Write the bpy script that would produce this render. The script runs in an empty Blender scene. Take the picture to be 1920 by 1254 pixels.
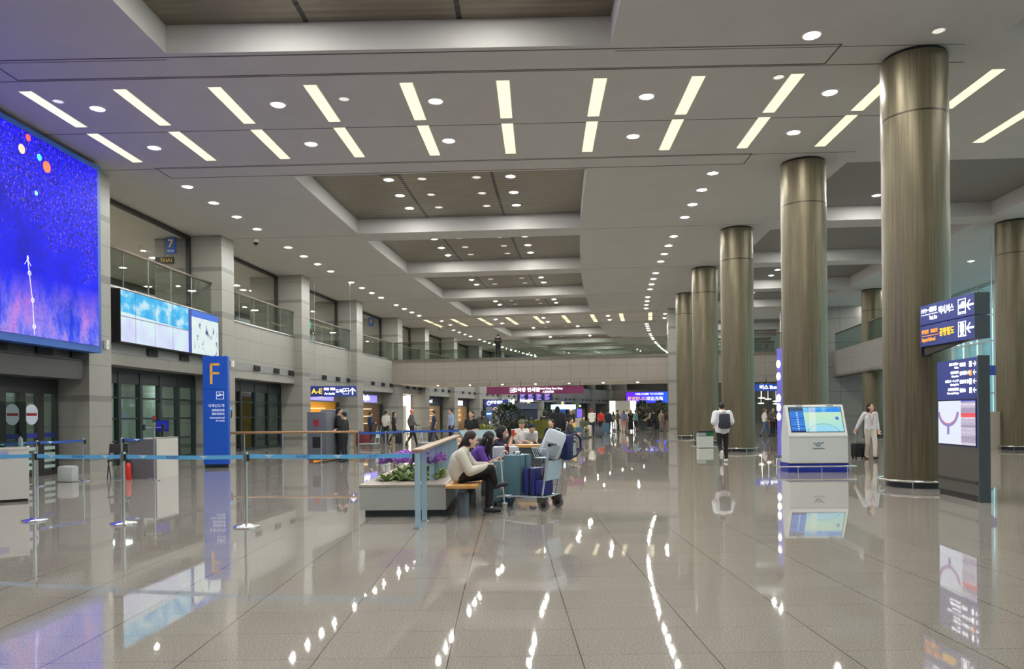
import bpy, bmesh, math, random
from math import sin, cos, pi, radians, sqrt
from mathutils import Matrix, Vector, Euler

C = bpy.context.scene.collection
scene = bpy.context.scene
RND = random.Random(7)

# ---------------------------------------------------------------- camera
FPX = 1400.0                       # focal length in pixels of a 1920 wide frame
EYE = 1.47
cam_d = bpy.data.cameras.new('camera')
cam_d.sensor_width = 36.0
cam_d.lens = FPX / 1920.0 * 36.0
cam_d.shift_x = -5.0 / 1920.0
cam_d.shift_y = 149.0 / 1920.0
cam_d.clip_end = 600
cam = bpy.data.objects.new('camera', cam_d)
C.objects.link(cam)
cam.matrix_world = Matrix.Translation((0, 0, EYE)) @ Matrix.Rotation(pi / 2, 4, 'X') @ Matrix.Rotation(-0.010, 4, 'Z')
scene.camera = cam

# ---------------------------------------------------------------- world (cool evening daylight outside the glazed side)
w = bpy.data.worlds.new('world'); scene.world = w; w.use_nodes = True
bgn = w.node_tree.nodes['Background']
bgn.inputs[0].default_value = (0.44, 0.73, 0.80, 1); bgn.inputs[1].default_value = 2.4
scene.view_settings.view_transform = 'Standard'
scene.view_settings.look = 'None'
scene.view_settings.gamma = 1
scene.view_settings.use_curve_mapping = False
scene.view_settings.exposure = 0.0

LAMP_E = 322.0        # downlight lens strength
STRIP_E = 1.0        # strip light strength

# ---------------------------------------------------------------- the curved plan: everything follows circles about one centre
CX, CY = 250.4, 9.0
def P(R, a, z=0.0):
    return Vector((CX - R * cos(a), CY + R * sin(a), z))
def G(x, y, z=0.0):
    """world point on the floor seen at photo pixel x,y"""
    dx, dy = x - 965.0, y - 776.0
    Z = FPX * (EYE - z) / (dy + .01 * dx)
    return Vector(((dx - .01 * dy) / FPX * Z, Z, z))
def AT(x, y, Z):
    dx, dy = x - 965.0, y - 776.0
    return Vector(((dx - .01 * dy) / FPX * Z, Z, EYE - (dy + .01 * dx) / FPX * Z))

# ---------------------------------------------------------------- materials
def S(c):
    def f(v):
        v = v / 255.0
        return v / 12.92 if v <= .04045 else ((v + .055) / 1.055) ** 2.4
    return (f(c[0]), f(c[1]), f(c[2]), 1.0)
_M = {}
def mat(name, col=(128, 128, 128), rough=.6, metal=0.0, emit=None, es=1.0, noise=0.0, nscale=6.0, spec=.5, alpha=None, coat=0.0):
    if name in _M: return _M[name]
    m = bpy.data.materials.new(name); m.use_nodes = True
    nt = m.node_tree; b = nt.nodes['Principled BSDF']
    b.inputs['Base Color'].default_value = S(col)
    b.inputs['Roughness'].default_value = rough
    b.inputs['Metallic'].default_value = metal
    b.inputs['Specular IOR Level'].default_value = spec
    if coat: b.inputs['Coat Weight'].default_value = coat
    if emit is not None:
        b.inputs['Emission Color'].default_value = S(emit); b.inputs['Emission Strength'].default_value = es
    if noise:
        tc = nt.nodes.new('ShaderNodeTexCoord'); n = nt.nodes.new('ShaderNodeTexNoise')
        n.inputs['Scale'].default_value = nscale; n.inputs['Detail'].default_value = 5
        mx = nt.nodes.new('ShaderNodeMix'); mx.data_type = 'RGBA'
        c = S(col)
        mx.inputs[6].default_value = tuple(max(0, v * (1 - noise)) for v in c[:3]) + (1,)
        mx.inputs[7].default_value = tuple(min(1, v * (1 + noise)) for v in c[:3]) + (1,)
        nt.links.new(tc.outputs['Object'], n.inputs['Vector']); nt.links.new(n.outputs['Fac'], mx.inputs[0])
        nt.links.new(mx.outputs[2], b.inputs['Base Color'])
    _M[name] = m
    return m
def nodes(name):
    m = bpy.data.materials.new(name); m.use_nodes = True
    _M[name] = m
    nt = m.node_tree
    return m, nt, nt.nodes['Principled BSDF']
class NB:
    """small helper to write node maths"""
    def __init__(s, nt): s.nt = nt
    def n(s, t, **kw):
        x = s.nt.nodes.new(t)
        for k, v in kw.items(): setattr(x, k, v)
        return x
    def m(s, op, a, b=None, c=None):
        x = s.nt.nodes.new('ShaderNodeMath'); x.operation = op
        for i, v in enumerate((a, b, c)):
            if v is None: continue
            if isinstance(v, (int, float)): x.inputs[i].default_value = v
            else: s.nt.links.new(v, x.inputs[i])
        return x.outputs[0]
    def mix(s, f, a, b):
        x = s.nt.nodes.new('ShaderNodeMix'); x.data_type = 'RGBA'
        for i, v in ((0, f), (6, a), (7, b)):
            if isinstance(v, (int, float)): x.inputs[i].default_value = v
            elif isinstance(v, tuple): x.inputs[i].default_value = v
            else: s.nt.links.new(v, x.inputs[i])
        return x.outputs[2]
    def noise(s, vec, scale, detail=4, rough=.5):
        x = s.nt.nodes.new('ShaderNodeTexNoise'); x.inputs['Scale'].default_value = scale
        x.inputs['Detail'].default_value = detail; x.inputs['Roughness'].default_value = rough
        s.nt.links.new(vec, x.inputs['Vector']); return x.outputs['Fac']
    def ramp(s, f, stops):
        x = s.nt.nodes.new('ShaderNodeValToRGB'); e = x.color_ramp.elements
        while len(e) < len(stops): e.new(0.5)
        for i, (p_, c_) in enumerate(stops): e[i].position = p_; e[i].color = c_
        s.nt.links.new(f, x.inputs[0]); return x.outputs[0]
    def pos(s):
        return s.nt.nodes.new('ShaderNodeNewGeometry').outputs['Position']
    def xyz(s, v):
        x = s.nt.nodes.new('ShaderNodeSeparateXYZ'); s.nt.links.new(v, x.inputs[0]); return x.outputs
    def vec(s, a, b, c):
        x = s.nt.nodes.new('ShaderNodeCombineXYZ')
        for i, v in enumerate((a, b, c)):
            if isinstance(v, (int, float)): x.inputs[i].default_value = v
            else: s.nt.links.new(v, x.inputs[i])
        return x.outputs[0]
    def polar(s):
        x, y, z = s.xyz(s.pos())
        dx = s.m('SUBTRACT', CX, x); dy = s.m('SUBTRACT', y, CY)
        R = s.m('SQRT', s.m('ADD', s.m('MULTIPLY', dx, dx), s.m('MULTIPLY', dy, dy)))
        a = s.m('ARCTAN2', dy, dx)
        return R, a, z
    def line(s, v, period, width, off=0.0):
        """1 on a thin joint every period"""
        f = s.m('MULTIPLY', s.m('FRACT', s.m('DIVIDE', s.m('ADD', v, off), period)), period)
        return s.m('LESS_THAN', f, width)

def build_setting_materials():
    # floor: speckled granite tiles laid on the curve
    m, nt, b = nodes('granite_floor'); q = NB(nt)
    R, a, z = q.polar()
    s_ = q.m('MULTIPLY', a, 250.0)
    lr = q.line(R, .80, .0075, .35); la = q.line(s_, .545, .005, .1)
    tr = q.m('FLOOR', q.m('DIVIDE', q.m('ADD', R, .35), .80)); ta = q.m('FLOOR', q.m('DIVIDE', q.m('ADD', s_, .1), .545))
    wn = q.n('ShaderNodeTexWhiteNoise'); wn.noise_dimensions = '2D'
    nt.links.new(q.vec(tr, ta, 0.0), wn.inputs['Vector'])
    p = q.pos()
    sp = q.noise(p, 95, 3, .75)
    sp2 = q.noise(p, 260, 2, .6)
    base = q.ramp(sp, [(.32, S((104, 98, 90))), (.5, S((158, 151, 142))), (.66, S((186, 179, 170)))])
    base = q.mix(q.m('MULTIPLY', sp2, .35), base, S((120, 110, 100)))
    base = q.mix(q.m('MULTIPLY', wn.outputs['Value'], .10), base, S((118, 108, 98)))
    base = q.mix(q.m('MULTIPLY', q.m('MAXIMUM', lr, q.m('MULTIPLY', la, .6)), .8), base, S((62, 55, 48)))
    nt.links.new(base, b.inputs['Base Color'])
    big = q.noise(p, .35, 2)
    nt.links.new(q.m('ADD', .018, q.m('MULTIPLY', big, .02)), b.inputs['Roughness'])
    b.inputs['Specular IOR Level'].default_value = .75
    # tiny per-tile unevenness, as polished slabs have
    bp = q.n('ShaderNodeBump'); bp.inputs['Strength'].default_value = .012; bp.inputs['Distance'].default_value = .02
    nt.links.new(q.noise(p, 1.1, 0), bp.inputs['Height']); nt.links.new(bp.outputs[0], b.inputs['Normal'])

    # ceiling plaster board with fine joints
    m, nt, b = nodes('ceiling_board'); q = NB(nt)
    p = q.pos()
    f = q.noise(p, 1.3, 3)
    nt.links.new(q.mix(f, S((184, 181, 176)), S((194, 191, 187))), b.inputs['Base Color']); b.inputs['Roughness'].default_value = .75

    # honed stone cladding with panel joints and darker bands
    def stone(name, joint_a, joint_z, zoff, bands, c1, c2):
        m, nt, b = nodes(name); q = NB(nt)
        R, a, z = q.polar(); p = q.pos()
        f = q.noise(p, 38, 5, .7); g = q.noise(p, .9, 2)
        col = q.mix(f, c1, c2); col = q.mix(q.m('MULTIPLY', g, .25), col, S((128, 124, 118)))
        lz = q.line(z, joint_z, .016, zoff)
        j = lz
        if joint_a:
            j = q.m('MAXIMUM', j, q.line(q.m('MULTIPLY', a, 262.4), joint_a, .014, 50.3))
        col = q.mix(q.m('MULTIPLY', j, .7), col, S((84, 80, 76)))
        for (z0, z1) in bands:
            bd = q.m('MULTIPLY', q.m('GREATER_THAN', z, z0), q.m('LESS_THAN', z, z1))
            edge = q.m('MULTIPLY', bd, .85)
            col = q.mix(edge, col, S((113, 110, 106)))
        nt.links.new(col, b.inputs['Base Color']); b.inputs['Roughness'].default_value = .42
        b.inputs['Specular IOR Level'].default_value = .35
        return m
    A, B = S((126, 123, 116)), S((162, 159, 152))
    stone('stone_pilaster', None, .835, .44, [(.32, .48), (1.92, 2.08), (3.40, 3.60), (5.20, 5.40), (6.93, 7.09)], A, B)
    stone('stone_wall', 1.25, .83, .35, [], A, B)
    # radial walls: joints run along the radius
    m, nt, b = nodes('stone_radial'); q = NB(nt)
    R, a, z = q.polar(); p = q.pos(); f = q.noise(p, 38, 5, .7)
    col = q.mix(f, S((118, 110, 101)), S((152, 143, 132)))
    j = q.m('MAXIMUM', q.line(R, 1.25, .022), q.line(z, .84, .02, .43))
    nt.links.new(q.mix(q.m('MULTIPLY', j, .6), col, S((88, 84, 80))), b.inputs['Base Color']); b.inputs['Roughness'].default_value = .45
    m, nt, b = nodes('stone_grey'); q = NB(nt)
    R, a, z = q.polar(); p = q.pos(); f = q.noise(p, 30, 5, .7)
    col = q.mix(f, S((136, 131, 126)), S((158, 153, 148)))
    j = q.m('MAXIMUM', q.line(R, 3.1, .03), q.line(z, 1.6, .04, .5))
    nt.links.new(q.mix(q.m('MULTIPLY', j, .6), col, S((80, 78, 75))), b.inputs['Base Color']); b.inputs['Roughness'].default_value = .4

    # linear metal ceiling inside the coffers
    m, nt, b = nodes('slat_ceiling'); q = NB(nt)
    R, a, z = q.polar(); p = q.pos()
    s_ = q.m('MULTIPLY', a, 250.0)
    l = q.line(s_, .20, .02)
    jr = q.m('MAXIMUM', q.m('LESS_THAN', q.m('ABSOLUTE', q.m('SUBTRACT', R, 254.25)), .05), q.m('LESS_THAN', q.m('ABSOLUTE', q.m('SUBTRACT', R, 251.4)), .05))
    f = q.noise(q.vec(q.m('MULTIPLY', R, .7), q.m('MULTIPLY', s_, 5.0), 0.0), 1.0, 3)
    col = q.mix(f, S((122, 114, 98)), S((142, 134, 118)))
    col = q.mix(q.m('MULTIPLY', l, .12), col, S((60, 54, 44)))
    col = q.mix(jr, col, S((44, 40, 34)))
    nt.links.new(col, b.inputs['Base Color']); b.inputs['Roughness'].default_value = .33; b.inputs['Metallic'].default_value = .55
    bp = q.n('ShaderNodeBump'); bp.inputs['Strength'].default_value = .22; bp.inputs['Distance'].default_value = .02
    nt.links.new(q.m('SINE', q.m('MULTIPLY', s_, 2 * pi / .20)), bp.inputs['Height']); nt.links.new(bp.outputs[0], b.inputs['Normal'])

    # brushed bronze toned steel of the round columns
    m, nt, b = nodes('column_metal'); q = NB(nt)
    tc = q.n('ShaderNodeTexCoord'); x, y, z = q.xyz(tc.outputs['Object'])
    ang = q.m('ARCTAN2', y, x)
    v = q.vec(q.m('MULTIPLY', ang, 9.0), q.m('MULTIPLY', z, .22), 0.0)
    f = q.noise(v, 2.2, 8, .68)
    f2 = q.noise(q.vec(q.m('MULTIPLY', ang, 60.0), q.m('MULTIPLY', z, .8), 3.0), 1.0, 4, .7)
    col = q.ramp(f, [(.30, S((92, 83, 65))), (.5, S((115, 106, 85))), (.72, S((137, 128, 106)))])
    col = q.mix(q.m('MULTIPLY', f2, .35), col, S((86, 78, 62)))
    seam = q.m('LESS_THAN', q.m('ABSOLUTE', q.m('SUBTRACT', z, 7.07)), .018)
    col = q.mix(seam, col, S((60, 52, 42)))
    nt.links.new(col, b.inputs['Base Color']); b.inputs['Metallic'].default_value = .55
    nt.links.new(q.m('ADD', .30, q.m('MULTIPLY', f, .2)), b.inputs['Roughness'])

def glass(name, tint=(200, 215, 210), trans=.8, rough=.02, f0=1.5):
    if name in _M: return _M[name]
    m = bpy.data.materials.new(name); m.use_nodes = True; nt = m.node_tree
    nt.nodes.clear()
    o = nt.nodes.new('ShaderNodeOutputMaterial'); mx = nt.nodes.new('ShaderNodeMixShader')
    t = nt.nodes.new('ShaderNodeBsdfTransparent'); g = nt.nodes.new('ShaderNodeBsdfGlossy'); lw = nt.nodes.new('ShaderNodeLayerWeight'); lw.inputs[0].default_value = .5
    q = NB(nt); k = ((f0 - 1) / (f0 + 1)) ** 2
    F = q.m('ADD', k, q.m('MULTIPLY', 1 - k, q.m('POWER', lw.outputs['Facing'], 5.0)))
    c = S(tint); t.inputs[0].default_value = (sqrt(c[0] * trans), sqrt(c[1] * trans), sqrt(c[2] * trans), 1)   # two faces per pane
    g.inputs['Roughness'].default_value = rough
    nt.links.new(F, mx.inputs[0]); nt.links.new(t.outputs[0], mx.inputs[1]); nt.links.new(g.outputs[0], mx.inputs[2])
    nt.links.new(mx.outputs[0], o.inputs[0])
    _M[name] = m
    return m
build_setting_materials()
M_GR = glass('rail_glass', (222, 232, 224), .86)
M_GW = glass('window_glass', (236, 250, 250), .95)
M_GD = glass('dark_glass', (160, 182, 176), .75, .03, 1.7)
M_GG = glass('gallery_glass', (244, 244, 236), .92, .02, 1.45)
M_AC = glass('acrylic', (240, 246, 246), .95)
mat('dark_frame', (44, 54, 56), .4, .3); mat('black_frame', (32, 30, 28), .4)
mat('lamp_lens', (255, 255, 255), .4, emit=(255, 252, 244), es=3.0); mat('lamp_bulb', (255, 255, 255), .4, emit=(248, 249, 244), es=LAMP_E * 4.0)
mat('lamp_lens_soft', (255, 255, 255), .4, emit=(255, 246, 230), es=.62)
mat('lamp_trim', (215, 212, 206), .4)
mat('strip_lens', (250, 240, 210), .5, emit=(255, 248, 204), es=STRIP_E)
mat('steel', (232, 232, 232), .18, 1.0); mat('steel_soft', (190, 192, 195), .3, 1.0)
mat('dark_seam', (96, 90, 84), .7); mat('black', (18, 18, 19), .5); mat('vent_dark', (26, 26, 26), .7)
mat('vent_band', (128, 128, 126), .5); mat('header_grey', (70, 69, 68), .45)
mat('navy_sign', (42, 56, 128), .35, emit=(42, 56, 128), es=.32); mat('sign_side', (72, 80, 86), .5)
mat('white_glow', (240, 240, 240), .5, emit=(255, 255, 255), es=1.3)
mat('yellow_glow', (240, 190, 50), .5, emit=(255, 200, 50), es=1.0)
mat('orange_glow', (240, 150, 60), .5, emit=(250, 160, 60), es=.8)
mat('blue_sign', (26, 82, 170), .4, emit=(26, 82, 170), es=.15)

# ---------------------------------------------------------------- mesh builder
class MB:
    def __init__(s): s.v = []; s.f = []; s.mi = []; s.cur = 0
    def add(s, vs, fs):
        o = len(s.v); s.v += [tuple(v) for v in vs]
        for f in fs: s.f.append(tuple(i + o for i in f)); s.mi.append(s.cur)
        return s
    def box(s, x0, x1, y0, y1, z0, z1, T=None):
        vs = [Vector(p) for p in ((x0, y0, z0), (x1, y0, z0), (x1, y1, z0), (x0, y1, z0), (x0, y0, z1), (x1, y0, z1), (x1, y1, z1), (x0, y1, z1))]
        if T is not None: vs = [T @ v for v in vs]
        return s.add(vs, [(0, 3, 2, 1), (4, 5, 6, 7), (0, 1, 5, 4), (1, 2, 6, 5), (2, 3, 7, 6), (3, 0, 4, 7)])
    def sector(s, R0, R1, a0, a1, z0, z1, step=.006):
        n = max(1, int(math.ceil((a1 - a0) / step))); vs = []
        for i in range(n + 1):
            a = a0 + (a1 - a0) * i / n
            vs += [P(R0, a, z0), P(R1, a, z0), P(R1, a, z1), P(R0, a, z1)]
        fs = [(0, 1, 2, 3), tuple(4 * n + k for k in (3, 2, 1, 0))]
        for i in range(n):
            b_ = 4 * i
            for k in range(4):
                k2 = (k + 1) % 4
                fs.append((b_ + k, b_ + 4 + k, b_ + 4 + k2, b_ + k2))
        return s.add(vs, fs)
    def cone(s, p0, r0, p1, r1, seg=12, cap=True):
        p0, p1 = Vector(p0), Vector(p1); d = (p1 - p0)
        if d.length < 1e-7: return s
        z = d.normalized(); x = z.orthogonal().normalized(); y = z.cross(x); vs = []
        for p_, r in ((p0, r0), (p1, r1)):
            for i in range(seg):
                t = 2 * pi * i / seg; vs.append(p_ + x * (r * cos(t)) + y * (r * sin(t)))
        fs = [(i, (i + 1) % seg, seg + (i + 1) % seg, seg + i) for i in range(seg)]
        if cap: fs += [tuple(reversed(range(seg))), tuple(range(seg, 2 * seg))]
        return s.add(vs, fs)
    def tube(s, pts, r, seg=10, close=False):
        pts = [Vector(p_) for p_ in pts]; n = len(pts); vs = []; ref = None
        for i, p_ in enumerate(pts):
            a = pts[(i - 1) % n] if (close or i > 0) else p_
            b_ = pts[(i + 1) % n] if (close or i < n - 1) else p_
            t = (b_ - a).normalized()
            if ref is None: ref = t.orthogonal().normalized()
            x = (ref - t * ref.dot(t)).normalized(); ref = x; y = t.cross(x)
            for k in range(seg):
                u = 2 * pi * k / seg; vs.append(p_ + x * (r * cos(u)) + y * (r * sin(u)))
        fs = []
        for i in range(n if close else n - 1):
            j = (i + 1) % n
            for k in range(seg):
                k2 = (k + 1) % seg; fs.append((i * seg + k, i * seg + k2, j * seg + k2, j * seg + k))
        if not close: fs += [tuple(reversed(range(seg))), tuple((n - 1) * seg + k for k in range(seg))]
        return s.add(vs, fs)
    def lathe(s, prof, seg=24, T=None):
        vs = []; n = len(prof)
        for r, z in prof:
            for k in range(seg):
                u = 2 * pi * k / seg; v = Vector((r * cos(u), r * sin(u), z)); vs.append(T @ v if T is not None else v)
        fs = []
        for i in range(n - 1):
            for k in range(seg):
                k2 = (k + 1) % seg; fs.append((i * seg + k, i * seg + k2, (i + 1) * seg + k2, (i + 1) * seg + k))
        fs += [tuple(reversed(range(seg))), tuple((n - 1) * seg + k for k in range(seg))]
        return s.add(vs, fs)
    def ell(s, c, r, T=None, seg=14, rings=9):
        c = Vector(c); vs = []; fs = []
        for i in range(rings + 1):
            t = pi * i / rings
            for k in range(seg):
                u = 2 * pi * k / seg; v = Vector((r[0] * sin(t) * cos(u), r[1] * sin(t) * sin(u), r[2] * cos(t)))
                vs.append(c + (T @ v if T is not None else v))
        for i in range(rings):
            for k in range(seg):
                k2 = (k + 1) % seg; fs.append((i * seg + k, (i + 1) * seg + k, (i + 1) * seg + k2, i * seg + k2))
        return s.add(vs, fs)
    def prism(s, poly, T, d):
        """2D polygon (x,z) in the local xz plane, thickness d along +y, placed by T"""
        n = len(poly); vs = [T @ Vector((x, 0, z)) for x, z in poly] + [T @ Vector((x, d, z)) for x, z in poly]
        fs = [tuple(range(n)), tuple(reversed(range(n, 2 * n)))] + [(i, n + i, n + (i + 1) % n, (i + 1) % n) for i in range(n)]
        return s.add(vs, fs)
    def build(s, name, material, parent=None, smooth=False, bevel=0.0, loc=None):
        me = bpy.data.meshes.new(name); me.from_pydata(s.v, [], s.f)
        ms = material if isinstance(material, (list, tuple)) else [material]
        for m in ms: me.materials.append(_M[m] if isinstance(m, str) else m)
        if len(ms) > 1:
            for p_, i in zip(me.polygons, s.mi): p_.material_index = i
        me.validate(); 
        bm = bmesh.new(); bm.from_mesh(me); bmesh.ops.recalc_face_normals(bm, faces=bm.faces)
        if bevel:
            bmesh.ops.bevel(bm, geom=[e for e in bm.edges if e.calc_face_angle(0) > .5], offset=bevel, segments=2, affect='EDGES', profile=.6)
        bm.to_mesh(me); bm.free()
        if smooth:
            for p_ in me.polygons: p_.use_smooth = True
            try: me.set_sharp_from_angle(angle=radians(42))
            except Exception: pass
        o = bpy.data.objects.new(name, me); C.objects.link(o)
        if parent is not None: o.parent = parent
        if loc is not None: o.location = loc
        return o
def tag(o, label=None, cat=None, group=None, kind=None):
    if label: o['label'] = label
    if cat: o['category'] = cat
    if group: o['group'] = group
    if kind: o['kind'] = kind
    return o
def thing(name, label, cat, loc=(0, 0, 0), rz=0.0, group=None, rot=None):
    o = bpy.data.objects.new(name, None); C.objects.link(o); o.location = loc
    o.rotation_euler = rot if rot is not None else (0, 0, rz); o.empty_display_size = .1
    return tag(o, label, cat, group)
def struct(o):
    o['kind'] = 'structure'; return o
def copy_tree(o, parent=None):
    c = o.copy(); C.objects.link(c)
    if parent is not None: c.parent = parent
    for ch in list(o.children): copy_tree(ch, c)
    return c
ORD = 'first second third fourth fifth sixth seventh eighth ninth tenth eleventh twelfth thirteenth fourteenth fifteenth sixteenth seventeenth eighteenth nineteenth twentieth'.split()
TENS = {2: 'twenty', 3: 'thirty', 4: 'forty', 5: 'fifty', 6: 'sixty', 7: 'seventy', 8: 'eighty'}
def nth(i):
    if i < 20: return ORD[i]
    t, u = divmod(i + 1, 10)
    if u == 0: return TENS[t][:-1] + 'ieth'
    return TENS[t] + '-' + ORD[u - 1]
def text(name, body, size, loc, rot, material, parent=None, align='CENTER', extrude=.002, xscale=1.0, bold=0.0, sy='CENTER'):
    cu = bpy.data.curves.new(name, 'FONT'); cu.body = body; cu.size = size; cu.align_x = align; cu.align_y = sy
    cu.extrude = extrude; cu.offset = bold; cu.resolution_u = 3
    t = bpy.data.objects.new(name + '_src', cu)
    me = bpy.data.meshes.new_from_object(t)
    bpy.data.objects.remove(t)
    me.materials.clear(); me.materials.append(_M[material] if isinstance(material, str) else material)
    o = bpy.data.objects.new(name, me); C.objects.link(o)
    o.location = loc; o.rotation_euler = rot; o.scale = (xscale, 1, 1)
    if parent is not None: o.parent = parent
    return o
# ================================================================ THE SETTING
A0, A1 = -.105, .56
H = 8.27
mb = MB(); mb.sector(222, 275, A0, A1, -.2, 0, .012); struct(mb.build('floor', 'granite_floor'))
PIL = [-.0744, -.0439, -.0134, .0171, .0419, .0724, .1031, .1340, .1645, .1890, .2195, .2500, .2805, .3110, .3415, .3720, .4025, .4330, .4635, .494]
# coffers: angular start / end
COF = []
for s0 in (-.1026, -.0716, -.0406, -.0096): COF.append((s0 + .0026, s0 + .0289))
for b0 in (.0475, .1950, .3425): COF += [(b0 + .031 * k, b0 + .0263 + .031 * k) for k in range(4)]
mb = MB()
mb.sector(256.9, 263.9, A0, A1, H, H + .75); mb.sector(241.5, 248.6, A0, A1, H, H + .75); mb.sector(222, 234.2, A0, A1, H, H + .75)
prev = A0
for a, b in COF + [(A1, A1)]:
    mb.sector(248.6, 256.9, prev, a, H, H + .75); mb.sector(234.2, 241.5, prev, a, H, H + .75); prev = b
ceiling = struct(mb.build('ceiling', 'ceiling_board'))
for a, b in COF:
    mb = MB(); mb.sector(248.5, 257.0, a - .0004, b + .0004, H + .53, H + .75)
    struct(mb.build('ceiling_panel', 'slat_ceiling'))
    mb = MB(); mb.sector(234.1, 241.6, a - .0004, b + .0004, H + .5, H + .75)
    struct(mb.build('ceiling_panel', 'coffer_grey' if 'coffer_grey' in _M else mat('coffer_grey', (128, 124, 120), .7)))
# thin dark shadow gaps in the ceiling
mb = MB()
def gap_rect(R0, R1, a0, a1, wd=.035):
    da = wd / 250
    mb.sector(R0, R1, a0, a0 + da, H - .004, H + .01); mb.sector(R0, R1, a1 - da, a1, H - .004, H + .01)
    mb.sector(R0, R0 + wd, a0, a1, H - .004, H + .01); mb.sector(R1 - wd, R1, a0, a1, H - .004, H + .01)
for b0 in (.0203, .1668, .3143):
    gap_rect(244.3, 260.4, b0 - .0005, b0 + .0028); gap_rect(244.3, 260.4, b0 + .0233, b0 + .0268)
    for off in (.0029, .0136, .0236): mb.sector(241.6, 262, b0 + off, b0 + off + .00012, H - .003, H + .01); mb.sector(228, 234, b0 + off, b0 + off + .00012, H - .003, H + .01)
for a, b in COF:
    for s_ in (.0027,):
        mb.sector(242, 248.5, b + .0009, b + .00098, H - .003, H + .01); mb.sector(257.0, 262, b + .0009, b + .00098, H - .003, H + .01)
struct(mb.build('trim_1', 'dark_seam'))

# ---- left wall: parapet / spandrel between pilasters
mb = MB()
for a_, b_ in zip([A0 - .0039] + PIL, PIL + [A1]): mb.sector(262.4, 263.4, a_ + .0039, b_, 3.03, 5.30)
struct(mb.build('wall_left', 'stone_wall'))
mb = MB(); mb.sector(262.38, 262.5, .0171, A1, 3.37, 3.68); struct(mb.build('trim_2', 'vent_band'))
mb = MB(); mb.sector(262.36, 262.42, A0, A1, 5.28, 5.34); struct(mb.build('trim_3', 'steel_soft'))
for i, a in enumerate(PIL):
    mb = MB(); mb.sector(262.0, 264.6, a, a + .0039, 0, H + .02)
    o = mb.build('stone_pilaster', 'stone_pilaster')
    tag(o, f'square stone pilaster with darker bands, {nth(i)} along the glazed gallery wall', 'pilaster', 'stone pilasters along the gallery wall')
# gallery behind the glazing
mb = MB(); mb.sector(263.4, 274, A0, A1, 5.05, 5.30); struct(mb.build('floor_gallery', mat('gallery_floor', (176, 170, 160), .3)))
mb = MB(); mb.sector(263.3, 274, A0, A1, 8.20, 8.5); struct(mb.build('ceiling_gallery', 'ceiling_board'))
mb = MB(); mb.sector(271.0, 271.4, A0, A1, 5.3, 7.35); struct(mb.build('wall_gallery', mat('gallery_wall', (128, 116, 92), .35)))
mb = MB(); mb.sector(271.0, 271.3, A0, A1, 7.35, 7.9); struct(mb.build('window_1', mat('gallery_window', (150, 170, 175), .4, emit=(190, 205, 208), es=.45)))
mb = MB()
mb.sector(270.9, 271.0, A0, A1, 7.88, 7.98); mb.sector(271.0, 271.3, A0, A1, 7.9, 8.2)
a = A0
while a < A1:
    mb.sector(270.85, 271.0, a, a + .0008, 5.3, 8.0); a += .0095
struct(mb.build('trim_4', 'black_frame'))

# ---- ground floor infill behind the spandrel
mb = MB(); mb.sector(270.0, 270.3, A0, A1, 0, 5.0); struct(mb.build('wall_back_of_house', mat('dim_wall', (150, 146, 136), .6)))
mb = MB(); mb.sector(263.4, 270.0, A0, A1, 2.95, 3.03); struct(mb.build('ceiling_low', mat('low_ceiling', (110, 112, 110), .6)))
def bay(k): return PIL[k] + .0039, PIL[k + 1]
def glazing(k, gname, mull=5, solid=0.12):
    a, b = bay(k); w_ = b - a
    root = thing(f'window_{k}', None, None); root['kind'] = 'structure'
    fr = MB()
    fr.sector(263.10, 263.22, a, b, 2.80, 3.05); fr.sector(263.10, 263.22, a, b, 0, .12)
    s0 = a + w_ * solid
    if solid: fr.sector(263.08, 263.2, a, s0, 0, 2.9)
    for z in (.74, 1.44, 2.10):
        fr.sector(263.10, 263.20, s0, b, z - .03, z + .03)
    for i in range(mull + 1):
        c = s0 + (b - s0) * i / mull
        fr.sector(263.06, 263.22, max(a, c - .00028), min(b, c + .00028), 0, 2.9)
    f = fr.build('window_frame', 'dark_frame', root)
    g = MB(); g.sector(263.14, 263.17, s0, b, .1, 2.85); g.build('glass_pane', gname, root)
    g = MB(); g.sector(263.08, 263.2, a, b, 2.55, 2.86); 
    g.build('header_panel', 'dark_frame', root)
    return root
glazing(4, glass('door_glass', (215, 235, 226), .8, .02, 1.5), 5, .14); glazing(5, M_GD, 5, 0.0)
for k in (0, 1, 11, 14, 15): glazing(k, M_GD, 5, 0.0)

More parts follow.
